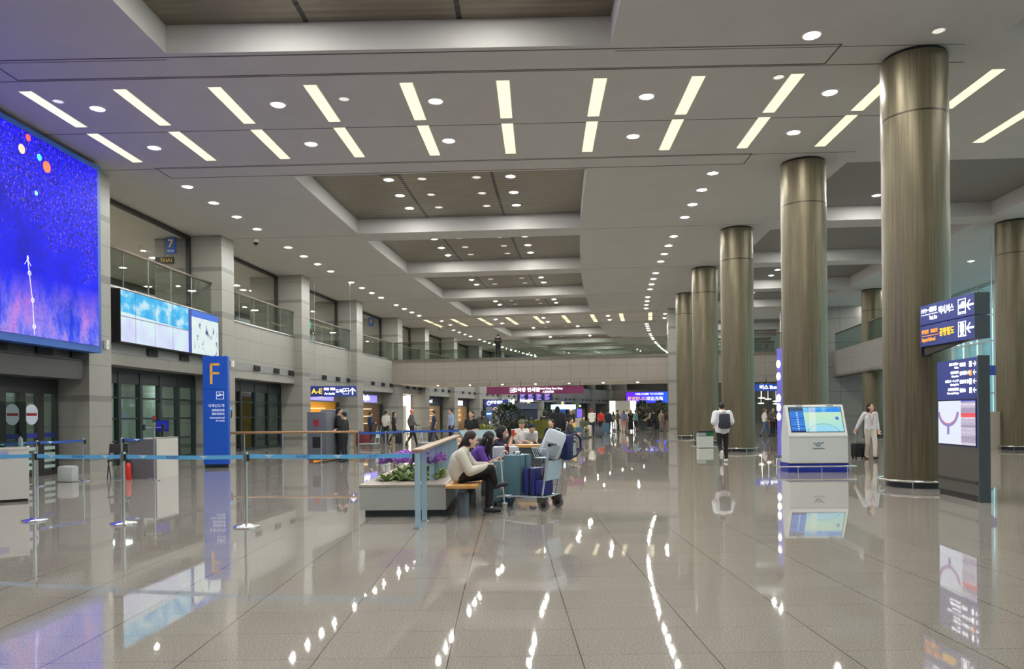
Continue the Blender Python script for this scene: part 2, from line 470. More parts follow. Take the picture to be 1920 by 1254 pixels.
# bay 3: doors below the big screen: header box and automatic doors
mb = MB(); mb.sector(262.1, 263.3, -.0130, .0416, 2.50, 3.32); struct(mb.build('trim_5', 'header_grey'))
mb = MB()
for z in [2.98 + .055 * i for i in range(6)]: mb.sector(262.08, 262.1, -.0130, .0416, z, z + .012)
mb.build('trim_6', 'black').__setitem__('kind', 'structure')
for n_, (a, b) in enumerate((bay(2), bay(3))):
    root = thing(f'door_{n_ + 1}', None, None); root['kind'] = 'structure'
    fr = MB(); fr.sector(262.85, 263.0, a, b, 2.12, 2.52); fr.sector(262.85, 263.0, a, b, 0, .10)
    w_ = b - a; N = 8; pane = MB()
    for i in range(N + 1):
        c = a + w_ * i / N
        fr.sector(262.86, 262.98, max(a, c - .00042), min(b, c + .00042), 0, 2.2)
    fr.build('door_frame', mat('door_frame_dark', (52, 50, 49), .4), root)
    pane.sector(262.9, 262.93, a, b, .1, 2.15); pane.build('glass_pane', M_GD if False else glass('door_glass', (215, 235, 226), .8, .02, 1.5), root)
    # frosted bars low on the panes
    bars = MB()
    for z in (.18, .34, .50, .66):
        bars.sector(262.885, 262.895, a, b, z, z + .085)
    bars.build('frosted_band', mat('frost', (190, 210, 205), .6), root)
    band = MB(); band.sector(262.88, 262.89, a, b, .98, 1.10); band.build('blue_strip', mat('door_blue', (40, 52, 130), .5), root)
    for i in range(N):
        c = a + w_ * (i + .5) / N
        T = Matrix.Translation(P(262.87, c, 1.58)) @ Matrix.Rotation(-c, 4, 'Z') @ Matrix.Rotation(pi / 2, 4, 'Z')
        if i in (5, 6, 1, 2):
            e = MB(); e.prism([(.26 * cos(t * pi / 16), .26 * sin(t * pi / 16)) for t in range(32)], T, .006)
            e.build('round_notice', mat('notice_white', (205, 210, 222), .5), root)
            e = MB(); e.prism([(-.19, -.035), (.19, -.035), (.19, .035), (-.19, .035)], Matrix.Translation(P(.0, 0, 0) * 0) @ T @ Matrix.Translation((0, -.004, 0)), .004)
            e.build('red_bar', mat('notice_red', (150, 28, 36), .5), root)
# bright vestibule behind the doors
mb = MB(); mb.sector(266.0, 266.2, -.0095, .0900, 0, 2.9); struct(mb.build('wall_vestibule', mat('vestibule', (205, 216, 206), .6)))

# ---- vents in the band
for k in range(3, 18):
    a, b = bay(k)
    for j, f in enumerate((.40, .69, .93)):
        c = a + (b - a) * f; T = Matrix.Translation(P(262.36, c, 3.525 if k != 3 else 3.15)) @ Matrix.Rotation(-c, 4, 'Z')
        if k == 3: T = Matrix.Translation(P(262.08, c, 3.15)) @ Matrix.Rotation(-c, 4, 'Z')
        m_ = MB(); m_.box(0, .04, -.28, .28, -.11, .11, T)
        for q in range(4): m_.box(-.0 + .03, .055, -.28, .28, -.09 + .05 * q, -.075 + .05 * q, T)
        o = m_.build('vent_grille', 'vent_dark')
        tag(o, f'small black vent grille, {nth(j)} of three above the {nth(k)} wall bay', 'vent', 'vent grilles above the ground floor bays')

# ---- gallery glazing and railings per bay
for k in range(3, 18):
    a, b = bay(k)
    root = thing(f'window_{20 + k}', None, None); root['kind'] = 'structure'
    fr = MB(); fr.sector(263.20, 263.32, a, b, 8.12, 8.26); fr.sector(263.20, 263.30, a, b, 5.3, 5.36)
    fr.sector(263.18, 263.32, b - .0005, b, 5.3, 8.2); fr.sector(263.18, 263.32, a, a + .0005, 5.3, 8.2)
    fr.build('window_frame', 'black_frame', root)
    g = MB(); g.sector(263.24, 263.26, a, b, 5.36, 8.12); g.build('glass_pane', M_GG, root)
    r = thing('glass_railing', f'glass railing with bronze top rail, {nth(k - 3)} bay of the upper gallery edge', 'railing', P(262.42, a, 5.3), 0, 'glass railings of the upper gallery')
    r.location = (0, 0, 0)
    g = MB(); g.sector(262.42, 262.44, a, b, 5.34, 6.45); g.build('glass_panel', M_GR, r)
    h = MB(); h.sector(262.39, 262.47, a, b, 6.45, 6.51); h.build('handrail', mat('bronze_rail', (92, 80, 66), .35, .6), r)
    for i in range(1, 5):
        c = a + (b - a) * i / 5; ps = MB()
        ps.sector(262.445, 262.47, c - .00008, c + .00008, 5.32, 6.46)
        ps.build('railing_post', 'steel_soft', r)

# ---- bridge crossing the hall
BR = .1640
mb = MB(); mb.sector(235.5, 262.4, BR, BR + .0012, 3.62, 5.30); mb.sector(235.5, 262.4, BR, BR + .026, 5.05, 5.29)
struct(mb.build('wall_bridge', 'stone_radial'))
mb = MB(); mb.sector(235.5, 262.4, BR + .0001, BR + .026, 3.60, 3.75); struct(mb.build('ceiling_bridge', mat('bridge_soffit', (206, 198, 184), .6)))
mb = MB(); mb.sector(235.5, 262.4, BR + .0248, BR + .026, 3.62, 5.30); struct(mb.build('wall_bridge_far', 'stone_radial'))
for j, aa in enumerate((BR + .0004, BR + .0252)):
    r = thing('glass_railing', 'glass railing along the near edge of the stone bridge' if j == 0 else 'glass railing along the far edge of the stone bridge', 'railing')
    g = MB(); g.sector(243.6, 262.3, aa, aa + .00006, 5.30, 6.45); g.sector(236, 242.9, aa, aa + .00006, 5.30, 6.45); g.build('glass_panel', M_GR, r)
    h = MB(); h.sector(243.6, 262.3, aa - .0001, aa + .00015, 6.45, 6.51); h.sector(236, 242.9, aa - .0001, aa + .00015, 6.45, 6.51); h.build('handrail', 'bronze_rail', r)
mb = MB(); mb.sector(242.9, 243.6, BR - .0004, BR + .003, 0, H + .02)
tag(mb.build('stone_pillar', 'stone_pilaster'), 'narrow square stone pillar carrying the bridge beside the round columns', 'pillar')
# far bridge and the end of the hall
mb = MB(); mb.sector(236, 262.4, .475, .48, 3.6, 5.3); mb.sector(228, 275, .535, .54, 0, H + .3)
struct(mb.build('wall_far', 'stone_radial'))
mb = MB(); mb.sector(226.6, 275, A0 - .002, A0, 0, H + .5); struct(mb.build('wall_rear', 'stone_radial'))

# ---- right side: low ground floor hall beyond, mezzanine, radial wall, curtain wall
mb = MB(); mb.sector(226.8, 236.2, .172, .174, 0, 3.6); struct(mb.build('wall_right', 'stone_grey'))
mb = MB(); mb.sector(230.5, 236.2, .1720, .174, 3.6, H + .02); struct(mb.build('wall_right_upper', 'stone_grey'))
mb = MB(); mb.sector(232.8, 233.1, .130, .1700, 3.62, 5.3); mb.sector(231, 233.1, .130, .1700, 3.62, 3.75); mb.sector(231, 233.0, .130, .1700, 5.1, 5.28); mb.sector(231, 233.1, .1296, .1304, 3.62, 5.3); mb.sector(231, 233.1, .1696, .17, 3.62, 5.3)
struct(mb.build('wall_mezzanine', 'stone_wall'))
r = thing('glass_railing', 'greenish glass railing with dark rail along the mezzanine edge', 'railing')
g = MB(); g.sector(232.9, 232.93, .130, .170, 5.3, 6.4); g.build('glass_panel', glass('teal_glass', (200, 232, 226), .8), r)
g = MB(); g.sector(232.88, 232.96, .130, .170, 6.4, 6.46); g.build('handrail', 'bronze_rail', r)
# curtain wall
root = thing('window_40', None, None); root['kind'] = 'structure'
fr = MB(); a = A0
while a < .52:
    fr.sector(226.72, 227.0, a, a + .0007, .9, H); a += .0075
for z in (.92, 2.3, 3.7, 5.1, 6.5, 8.1): fr.sector(226.8, 226.95, A0, .52, z, z + .09)
fr.build('window_frame', mat('mullion', (196, 208, 206), .4), root)
g = MB(); g.sector(226.85, 226.88, A0, .52, .9, H); g.build('glass_pane', M_GW, root)
mb = MB(); mb.sector(226.5, 227.1, A0, .52, 0, .92); struct(mb.build('wall_sill', 'stone_wall'))
# outside: pale sunshade fins beyond the glass
fr = MB(); a = A0
while a < .5:
    fr.sector(222.6, 223.2, a, a + .0012, 0, H); a += .011
struct(fr.build('trim_7', mat('fin', (170, 192, 194), .5)))

# ================================================================ ceiling lights
def make_down(rad, lens, name='downlight'):
    m_ = MB(); m_.lathe([(rad * 1.18, 0), (rad * 1.18, -.012), (rad, -.014), (rad, -.004), (.001, -.004)], 20)
    m_.cur = 1; m_.lathe([(rad * .99, -.006), (.0005, -.0105)], 14)
    if lens == 'lamp_lens': m_.cur = 2; m_.lathe([(.075, -.0100), (.075, -.0135), (.0005, -.0150)], 12)
    me = m_.build(name, ['lamp_trim', lens, 'lamp_bulb'] if lens == 'lamp_lens' else ['lamp_trim', lens]); C.objects.unlink(me); return me
D_BIG = make_down(.150, 'lamp_lens'); D_SOFT = make_down(.130, 'lamp_lens_soft')
HIDDEN = []
def down(src, R, a, z, label, group):
    if a < .0085 or a > .345: HIDDEN.append((R, a, z)); return None
    o = src.copy(); C.objects.link(o); o.location = P(R, a, z); tag(o, label, 'light', group); return o
starts = [-.0986 + .031 * i for i in range(4)] + [.0455 + .031 * i for i in range(4)] + [.1930 + .031 * i for i in range(4)] + [.3405 + .031 * i for i in range(4)]
iL = iR = 0
starts += [.4645, .4955]
for s0 in starts:
    for f in (.0045, .011, .0175, .024):
        down(D_BIG, 260.3, s0 + f, H, f'{nth(iL)} round downlight of the curved row along the stone gallery wall', 'downlights along the gallery wall'); iL += 1
        down(D_BIG, 245.0, s0 + f, H, f'{nth(iR)} round downlight of the curved row beside the round columns', 'downlights beside the columns'); iR += 1
n_ = 0
for ci, (a, b) in enumerate(COF):
    if ci < 2 or ci > 12: continue
    cn = nth(ci - 2)
    for j, f in enumerate((.32, .57, .80)):
        for R, who, src in ((254.65, 'outer', D_BIG), (250.85, 'inner', D_BIG), (253.6, 'dim outer', D_SOFT), (251.9, 'dim inner', D_SOFT)):
            down(src, R, a + (b - a) * f, H + .53, f'{nth(j)} {who} downlight inside the {cn} brown slatted ceiling recess', 'downlights in the slatted recesses')
    for j, f in enumerate((.3, .55, .8)):
        down(D_BIG, 238.6 - .0 * j, a + (b - a) * f, H + .5, f'{nth(j)} downlight inside the {cn} grey ceiling recess behind the columns', 'downlights in the grey recesses')
for j in range(14):
    a = -.03 + .0155 * j
    down(D_BIG, 230.8, a, H, f'{nth(j)} downlight of the row beside the glazed facade', 'downlights by the facade')
# strip lights
def strip(R, a0, length, label):
    root = thing('strip_light', label, 'light', P(R, a0 + length / 500, H), -(a0 + length / 500), 'recessed strip lights in the ceiling bands')
    m_ = MB(); m_.box(-.15, .15, -length / 2 - .02, length / 2 + .02, -.006, .004)
    m_.build('frame', 'lamp_trim', root)
    m_ = MB(); m_.box(-.13, .13, -length / 2, length / 2, -.012, -.004); m_.build('diffuser', 'strip_lens', root)
for bi, b0 in enumerate((.0203, .1668, .3143)):
    for r_, (off, ln) in enumerate(((.0045, 1.92), (.0135, 2.0))):
        for k in range(-11, 6) if bi == 0 else range(-3, 6):
            R = 250.65 + 1.985 * k
            if 240.8 < R < 243.5: pass
            strip(R, b0 + off, ln, f'{nth(k + 11)} strip light in the {"near" if r_ == 0 else "far"} row of the {nth(bi)} ceiling band')
    for r_, aa in enumerate((.0285 - .0203, .0378 - .0203)):
        for j, R in enumerate((259.6, 255.6, 252.15, 247.6, 243.7, 238.0, 232.5)):
            down(D_BIG, R, b0 + aa, H, f'{nth(j)} downlight from the gallery wall, {"near" if r_ == 0 else "far"} row of {nth(bi)} strip light band', 'downlights in the strip light bands')
for j, (x, y) in enumerate(((109, 182), (645, 183), (1460, 150), (1760, 66))):
    p = AT(x, y, 9520 / (777 - y)); 
    o = D_SOFT.copy(); C.objects.link(o); o.location = (p.x, p.y, H); o.scale = (.8, .8, 1)
    tag(o, f'{nth(j)} small dim downlight among the strip lights counting from the gallery wall', 'light', 'small dim downlights')
# gallery lights
for k in range(3, 14):
    a, b = bay(k)
    for j, (R, f) in enumerate(((266.5, .3), (266.5, .8), (269.0, .55))):
        o = D_BIG.copy(); C.objects.link(o); o.location = P(R, a + (b - a) * f, 8.2); o.scale = (1.15, 1.15, 1)
        tag(o, f'{nth(j)} downlight inside the upper gallery behind its {nth(k - 3)} glazed bay', 'light', 'downlights inside the gallery')
# added fill panels that brighten the rooms behind the ground floor bays
for k in range(2, 16):
    a, b = bay(k)
    for j, f in enumerate((.25, .75)):
        c = a + (b - a) * f; m_ = MB(); m_.box(-.6, .6, -.15, .15, -.03, .0)
        o = m_.build('added_fill_panel', mat('fill_panel_lens', (250, 250, 245), .5, emit=(240, 250, 245), es=34 if k < 6 else 15), None, loc=P(265.2, c, 2.95)); o.rotation_euler = (0, 0, -c)
        tag(o, f'{nth(j)} added fill panel in the room behind the {nth(k)} ground floor bay', 'light', 'added fill panels behind the ground floor bays')
# lights under the bridge and low ceilings
for j in range(10):
    o = D_BIG.copy(); C.objects.link(o); o.location = P(260 - 2.4 * j, BR + .012, 3.6); o.scale = (.7, .7, 1)
    tag(o, f'{nth(j)} downlight under the stone bridge counting from the gallery wall', 'light', 'downlights under the bridge')
m_ = MB()
for i_, (R, a, z) in enumerate(HIDDEN):
    if a < .0085 and i_ % 5 not in (0, 2, 4): continue
    if a > .345 and i_ % 3: continue
    m_.lathe([(.075, -.006), (.0005, -.0105)], 12, Matrix.Translation(P(R, a, z)))
o = m_.build('downlight_rows', 'lamp_bulb'); tag(o, 'remaining downlight rows of the hall beyond and behind the view', 'light', None, 'stuff')
# dome cameras and ceiling hatches
for j, (x, y) in enumerate(((480, 452), (1366, 612), (825, 620))):
    Z = 9520 / (777 - y + 8); p = AT(x, y, Z)
    r = thing('dome_camera', ('small black dome camera hanging near the second pilaster', 'small dome camera under the ceiling by the round columns', 'small black dome camera hanging above the bridge')[j], 'camera', (p.x, p.y, H))
    m_ = MB(); m_.lathe([(.09, 0), (.09, -.12), (.07, -.14)], 16); m_.build('housing', 'lamp_trim', r)
    m_ = MB(); m_.ell((0, 0, -.16), (.085, .085, .085)); m_.build('dome', 'black', r, True)
for j, (R, a) in enumerate(((241.2, .0275 + .0075), (254.5, .0540), (254.0, .0842))):
    m_ = MB(); T = Matrix.Translation(P(R, a, H - .012 + (.53 if j else 0))) @ Matrix.Rotation(-a, 4, 'Z'); m_.box(-.32, .32, -.16, .16, 0, .02, T)
    for q in range(6): m_.box(-.3, .3, -.14 + .05 * q, -.12 + .05 * q, -.006, .004, T)
    tag(m_.build('ceiling_vent', mat('vent_brown', (120, 108, 96), .6)), ('brown slotted air vent between the strip lights', 'brown slotted air vent in the big slatted ceiling recess', 'brown slotted air vent in the second slatted recess')[j], 'vent')

# ================================================================ round columns
def column(R, a, label, group, front=True):
    p = P(R, a); r = thing('round_column', label, 'column', p, -a, group)
    m_ = MB(); m_.lathe([(.59, .12), (.59, H - .06)], 64); m_.build('shaft', 'column_metal', r, True)
    m_ = MB(); m_.lathe([(.56, H - .06), (.56, H + .01)], 48); m_.build('top_gap', 'black', r, True)
    m_ = MB(); m_.lathe([(.56, 0), (.56, .12)], 48); m_.build('base', mat('col_base', (60, 62, 66), .3, .4), r, True)
    m_ = MB(); m_.tube([(.70 * cos(t * pi / 20), .70 * sin(t * pi / 20), .14) for t in range(40)], .022, 8, True); m_.build('bumper_rail', 'steel', r, True)
    m_ = MB()
    for t in range(8):
        u = t * pi / 4 + .2; m_.cone((.70 * cos(u), .70 * sin(u), 0), .012, (.70 * cos(u), .70 * sin(u), .14), .012, 6)
    m_.build('rail_feet', 'steel', r, True)
    return r
cl = ['tall round bronze-toned column behind the wayfinding totem', 'tall round bronze column behind the touchscreen kiosk', 'round bronze column behind the man with the backpack',
      'round bronze column beside the clear waste bin', 'round bronze column next to the square stone pillar']
for j, (a, Rc) in enumerate(((.0225, 242.67), (.0473, 242.70), (.0776, 242.8), (.1087, 242.78), (.1400, 242.86))): column(Rc, a, cl[j], 'row of columns in the hall')
for j, a in enumerate((-.0395, -.0085, .1975, .2285, .2595)): column(242.9, a, f'round column of the main row, {nth(j)} of those behind the viewer or beyond the bridge', 'row of columns in the hall')
for j, a in enumerate((.0225, .0473, .0788 + .0, .1087, .1440)):
    pass
column(232.9, .0780, 'round bronze column beside the low stone block', 'columns near the facade')
column(232.5, .1430, 'round bronze column behind the walking woman in white', 'columns near the facade')
# ================================================================ SCREENS AND SIGNS ON THE GALLERY WALL
def led_material():
    m, nt, b = nodes('led_picture'); q = NB(nt)
    x, y, z = q.xyz(q.pos())
    v = q.vec(0.0, y, z)
    n1 = q.noise(v, 9.0, 6, .8); n2 = q.noise(v, .55, 3, .6); n3 = q.noise(q.vec(0.0, y, q.m('MULTIPLY', z, .45)), 1.3, 4, .65)
    up = q.m('DIVIDE', q.m('SUBTRACT', z, 3.35), 4.75)            # 0 bottom .. 1 top
    base = q.ramp(q.m('ADD', q.m('MULTIPLY', n2, .8), q.m('MULTIPLY', n1, .25)), [(.30, S((14, 8, 150))), (.46, S((6, 8, 235))), (.62, S((10, 20, 255))), (.8, S((20, 70, 255)))])
    low = q.m('MULTIPLY', q.m('MAXIMUM', 0.0, q.m('SUBTRACT', 1.0, q.m('MULTIPLY', up, 3.2))), q.m('MULTIPLY', q.m('SUBTRACT', n3, .30), 4.5))
    low = q.m('MINIMUM', 1.0, low)
    base = q.mix(low, base, q.ramp(n3, [(.38, S((40, 110, 250))), (.52, S((150, 140, 245))), (.68, S((196, 130, 232)))]))
    speck = q.m('GREATER_THAN', q.noise(v, 15.0, 2, .8), .60)
    dens = q.m('GREATER_THAN', q.m('ADD', q.m('MULTIPLY', up, .9), n2), .95)
    base = q.mix(q.m('MULTIPLY', speck, q.m('MULTIPLY', dens, .7)), base, S((160, 110, 235)))
    dk = q.m('GREATER_THAN', q.noise(v, 10.0, 3, .7), .56)
    base = q.mix(q.m('MULTIPLY', dk, q.m('ADD', .25, q.m('MULTIPLY', dens, .5))), base, S((16, 6, 110)))
    b.inputs['Base Color'].default_value = (0.01, 0.01, 0.01, 1); b.inputs['Roughness'].default_value = .5
    nt.links.new(base, b.inputs['Emission Color']); b.inputs['Emission Strength'].default_value = .98; b.inputs['Specular IOR Level'].default_value = 0.05
led_material()
a0_, a1_ = -.0075, .0417
scr = thing('video_screen', 'giant blue and purple lit video screen on the gallery wall above the automatic doors', 'screen', (0, 0, 0))
m_ = MB(); m_.sector(261.62, 261.98, a0_, a1_, 3.20, 8.16); m_.build('screen_frame', mat('led_frame', (40, 88, 168), .5), scr)
m_ = MB(); m_.sector(261.60, 261.63, a0_ + .001, a1_ - .0006, 3.38, 8.02); m_.build('picture', 'led_picture', scr)
def on_led(x, y):
    # point of the photo on the picture plane R=261.59
    lo, hi = 5.0, 30.0
    for _ in range(50):
        Z = (lo + hi) / 2; p = AT(x, y, Z)
        R = sqrt((CX - p.x) ** 2 + (p.y - CY) ** 2)
        if R > 261.59: hi = Z
        else: lo = Z
    return p
def led_disc(name, x, y, r, col, es=1.0):
    r *= .8
    p = on_led(x, y); a = math.asin((p.y - CY) / 261.59)
    T = Matrix.Translation(p) @ Matrix.Rotation(-a, 4, 'Z') @ Matrix.Rotation(pi / 2, 4, 'Z')
    m_ = MB(); m_.prism([(r * cos(t * pi / 10), r * sin(t * pi / 10)) for t in range(20)], T, .004)
    return m_.build(name, mat('led_' + name + str(col[0]) + str(col[1]), col, .5, emit=col, es=es), scr), T
led_disc('ball_picture', 53, 258, .10, (240, 80, 70)); led_disc('ball_picture', 41, 279, .135, (245, 170, 140)); led_disc('ball_picture', 74, 295, .10, (60, 200, 200))
led_disc('ball_picture', 88, 313, .17, (245, 96, 50)); led_disc('ball_picture', 68, 362, .07, (110, 180, 235)); led_disc('ball_picture', 42, 373, .07, (14, 20, 110))
m_ = MB()
pts = [on_led(x, y) for x, y in ((52, 486), (55, 512), (61, 563), (64, 612), (65, 628))]
for p0, p1 in zip(pts, pts[1:]): m_.cone(p0, .009, p1, .009, 6)
for p_ in pts[1:4]:
    m_.tube([p_ + Vector((0.004, .05 * cos(t * pi / 8), .05 * sin(t * pi / 8))) for t in range(16)], .009, 5, True)
p_ = pts[0]; m_.cone(p_, .008, p_ + Vector((.0, -.11, -.13)), .008, 5); m_.cone(p_, .008, p_ + Vector((0, .11, -.13)), .008, 5); m_.cone(p_ + Vector((0, 0, .09)), .01, p_, .03, 5)
m_.build('flight_line', mat('led_line', (190, 190, 255), .5, emit=(190, 190, 255), es=1), scr)

# wide ad wall of flat panels
def ad_material():
    m, nt, b = nodes('ad_picture'); q = NB(nt)
    x, y, z = q.xyz(q.pos()); v = q.vec(0.0, y, z)
    cl = q.noise(q.vec(0.0, y, q.m('MULTIPLY', z, 1.6)), 1.5, 4, .55)
    sky = q.ramp(cl, [(.42, S((40, 170, 232))), (.52, S((90, 196, 240))), (.62, S((196, 226, 240)))])
    slope = q.m('ADD', z, q.m('MULTIPLY', q.m('SUBTRACT', y, 21.5), .03))
    floor_ = q.ramp(q.noise(v, .7, 2), [(.35, S((206, 210, 244))), (.5, S((214, 232, 246))), (.65, S((214, 240, 220)))])
    col = q.mix(q.m('LESS_THAN', slope, 4.55), sky, floor_)
    ln = q.m('MAXIMUM', q.line(q.m('ADD', y, -21.2), 1.085, .02), q.m('LESS_THAN', q.m('ABSOLUTE', q.m('SUBTRACT', z, 4.42)), .012))
    col = q.mix(q.m('MULTIPLY', ln, .75), col, S((30, 50, 90)))
    side = q.m('GREATER_THAN', y, 25.55)
    c2 = q.ramp(q.noise(q.vec(0.0, q.m('MULTIPLY', y, 1.6), z), 2.6, 5, .6), [(.36, S((40, 60, 120))), (.43, S((216, 232, 238))), (.6, S((222, 238, 232)))])
    c2 = q.mix(q.m('MULTIPLY', q.m('GREATER_THAN', z, 4.95), 1.0), c2, S((60, 110, 215)))
    col = q.mix(side, col, c2)
    sep = q.m('LESS_THAN', q.m('ABSOLUTE', q.m('SUBTRACT', y, 25.6)), .11)
    col = q.mix(sep, col, S((40, 70, 160)))
    b.inputs['Base Color'].default_value = (0.02, 0.02, 0.02, 1); b.inputs['Roughness'].default_value = .4
    nt.links.new(col, b.inputs['Emission Color']); b.inputs['Emission Strength'].default_value = 1.0; b.inputs['Specular IOR Level'].default_value = 0.05
ad_material()
aw = thing('display_wall', 'long bright sky blue display wall of joined panels below the gallery railing', 'screen', (0, 0, 0))
m_ = MB(); m_.sector(262.04, 262.40, .0478, .0715, 3.66, 5.21); m_.build('case', 'black', aw)
m_ = MB(); m_.sector(262.025, 262.045, .0479, .0714, 3.69, 5.18); m_.build('panel_picture', 'ad_picture', aw)

# F gate totem
def arrow_poly(s=1.0):
    return [(0, .5 * s), (.42 * s, .08 * s), (.42 * s, -.08 * s), (.08 * s, .24 * s), (.08 * s, -.5 * s), (-.08 * s, -.5 * s), (-.08 * s, .24 * s), (-.42 * s, -.08 * s), (-.42 * s, .08 * s)]
def plane_poly(s=1.0):
    return [(x * s, z * s) for x, z in ((-.46, -.02), (-.40, .14), (-.30, .08), (-.04, .10), (-.22, .34), (-.10, .36), (.18, .12), (.40, .16), (.46, .10), (.34, .02), (-.30, -.12))]
def frame_icon(name, parent, T, s, glyph, material='white_glow'):
    """square outline with a glyph, in local xz plane"""
    m_ = MB(); t = .06 * s; h = s / 2
    for x0, x1, z0, z1 in ((-h, h, h - t, h), (-h, h, -h, -h + t), (-h, -h + t, -h, h), (h - t, h, -h, h)):
        m_.prism([(x0, z0), (x1, z0), (x1, z1), (x0, z1)], T, .004)
    m_.prism(glyph, T, .004)
    return m_.build(name, material, parent)
X90 = (pi / 2, 0, 0)
def quad(x0, x1, z0, z1): return [(x0, z0), (x1, z0), (x1, z1), (x0, z1)]
p = G(405, 877)
ft = thing('gate_totem', 'tall blue totem with a yellow letter F for international arrivals', 'sign', p, 0)
m_ = MB(); m_.box(-.36, .36, 0, .16, .10, 3.23); m_.build('body', mat('totem_blue', (24, 80, 176), .4, emit=(24, 80, 176), es=.12), ft, bevel=.01)
m_ = MB(); m_.box(-.33, .33, .03, .13, 0, .10); m_.build('plinth', 'dark_frame', ft)
m_ = MB(); m_.box(-.355, .355, -.003, .01, 2.27, 2.285); m_.build('joint', mat('joint_blue', (18, 50, 120)), ft)
m_ = MB()
T0 = Matrix.Translation((0, -.012, 0))
m_.prism(quad(-.145, -.075, 2.42, 3.02), T0, .01); m_.prism(quad(-.145, .13, 2.955, 3.02), T0, .01); m_.prism(quad(-.145, .12, 2.70, 2.765), T0, .01)
m_.build('letter_f', mat('gold', (214, 168, 70), .4, emit=(214, 168, 70), es=.25), ft)
frame_icon('plane_icon', ft, Matrix.Translation((.14, -.008, 2.09)), .22, plane_poly(.2), 'white_print' if 'white_print' in _M else mat('white_print', (225, 232, 245), .5, emit=(225, 232, 245), es=.3))
for body, sz, z in (('국제선도착', .105, 1.79), ('国際線到着', .075, 1.66), ('国际线到达', .075, 1.555), ('International', .085, 1.45), ('Arrivals', .085, 1.36)):
    text('lettering', body, sz, (.27, -.006, z), X90, 'white_print', ft, 'RIGHT')

# A-E hanging sign
p = AT(624, 733.5, 38.0)
ae = thing('hanging_sign', 'blue lit hanging sign reading A-E with an arrow up beside a stone pilaster', 'sign', (p.x, p.y, p.z), radians(2))
m_ = MB(); m_.box(-1.18, 1.18, 0, .16, -.27, .27); m_.build('sign_box', 'navy_sign', ae, bevel=.01)
for x in (-.9, .9):
    m_ = MB(); m_.cone((x, .08, .27), .012, (x, .08, H - p.z), .012, 6); m_.build('hanger', 'steel_soft', ae)
text('lettering', 'A-E', .36, (-.80, -.01, 0), X90, 'yellow_glow', ae, bold=.01)
text('lettering', '到着 到达', .14, (-.16, -.01, .11), X90, 'white_glow', ae, bold=.004); text('lettering', 'Arrivals', .17, (-.16, -.01, -.12), X90, 'white_glow', ae, bold=.004)
text('lettering', '도착', .2, (.33, -.01, 0), X90, 'white_glow', ae, bold=.006)
frame_icon('plane_icon', ae, Matrix.Translation((.66, -.01, 0)), .30, plane_poly(.26))
m_ = MB(); m_.prism(arrow_poly(.36), Matrix.Translation((1.0, -.01, 0)), .006); m_.build('arrow', 'white_glow', ae)

# wayfinding sign with two tiers beside the front column. faces -X (towards the hall)
def rot_face(): return (pi / 2, 0, -pi / 2)
sx = 7.44
hs = thing('bracket_sign', 'two-tier navy hanging sign for taxi, bus and airport railroad', 'sign', (sx, 12.05, 2.62), 0)
LY = 1.62
for t_, (z0, z1) in enumerate(((.385, .74), (0, .37))):
    m_ = MB(); m_.box(0, .24, .01, LY, z0, z1); m_.build('sign_box', mat('navy_panel', (46, 60, 140), .35, emit=(46, 60, 140), es=.10), hs, bevel=.004)
    m_ = MB(); m_.box(-.004, .245, -.004, .012, z0, z1); m_.build('end_plate', 'sign_side', hs)
m_ = MB(); m_.box(.02, .2, LY, LY + .05, -.18, .74); m_.build('bracket_plate', 'dark_frame', hs)
m_ = MB(); m_.prism([(0, 0), (1.32, 0), (1.32, -.17)], Matrix.Translation((.05, .3, 0)) @ Matrix.Rotation(pi / 2, 4, 'Z'), -.08); m_.build('bracket', mat('bracket_dark', (44, 38, 36), .5), hs)
def on_side(parent, body, sz, y, z, material, align='LEFT', bold=.003, x=-.006, xs=1.0):
    return text('lettering', body, sz, (x, y, z), rot_face(), material, parent, align, bold=bold, xscale=xs)
TS = lambda y, z, x=-.006: Matrix.Translation((x, y, z)) @ Matrix.Rotation(-pi / 2, 4, 'Z')
on_side(hs, '택시,버스', .15, 1.02, .575, 'white_glow', xs=.78)
on_side(hs, 'タクシー', .085, 1.58, .63, 'white_glow', xs=.8); on_side(hs, '出租车', .10, 1.31, .63, 'white_glow', xs=.8); on_side(hs, 'Taxi, Bus', .095, 1.31, .49, 'white_glow', xs=.7)
m_ = MB(); m_.prism(quad(-.26, .26, 0, .012), TS(1.31, .555), .004); m_.build('underline', 'white_glow', hs)
on_side(hs, '공항철도', .15, 1.0, .19, 'yellow_glow', xs=.8)
on_side(hs, '空港鉄道', .07, 1.56, .25, 'orange_glow', xs=.8); on_side(hs, '机场铁路', .07, 1.27, .25, 'orange_glow', xs=.8); on_side(hs, 'Airport Railroad', .09, 1.56, .11, 'orange_glow', xs=.72)
m_ = MB(); m_.prism(quad(-.27, .27, 0, .01), TS(1.29, .175), .004); m_.build('underline', 'orange_glow', hs)
def icon_frame(parent, y, z, w, h, glyphs, material='white_glow'):
    m_ = MB(); t = .012; T = TS(y, z)
    for pl in (quad(-w, w, h - t, h), quad(-w, w, -h, -h + t), quad(-w, -w + t, -h, h), quad(w - t, w, -h, h)): m_.prism(pl, T, .004)
    for g_ in glyphs: m_.prism(g_, T, .004)
    return m_.build('pictogram', material, parent)
taxi = [[(-.09, -.03), (-.07, .03), (-.03, .035), (0, .08), (.06, .08), (.09, .03), (.09, -.03)], quad(-.08, .08, -.10, -.085)]
train = [[(-.05, -.06), (-.055, .07), (-.03, .11), (.03, .11), (.055, .07), (.05, -.06)], [(-.07, -.12), (-.03, -.07), (.03, -.07), (.07, -.12), (.04, -.12), (0, -.09), (-.04, -.12)]]
icon_frame(hs, .34, .56, .105, .125, taxi); icon_frame(hs, .34, .185, .105, .125, train)
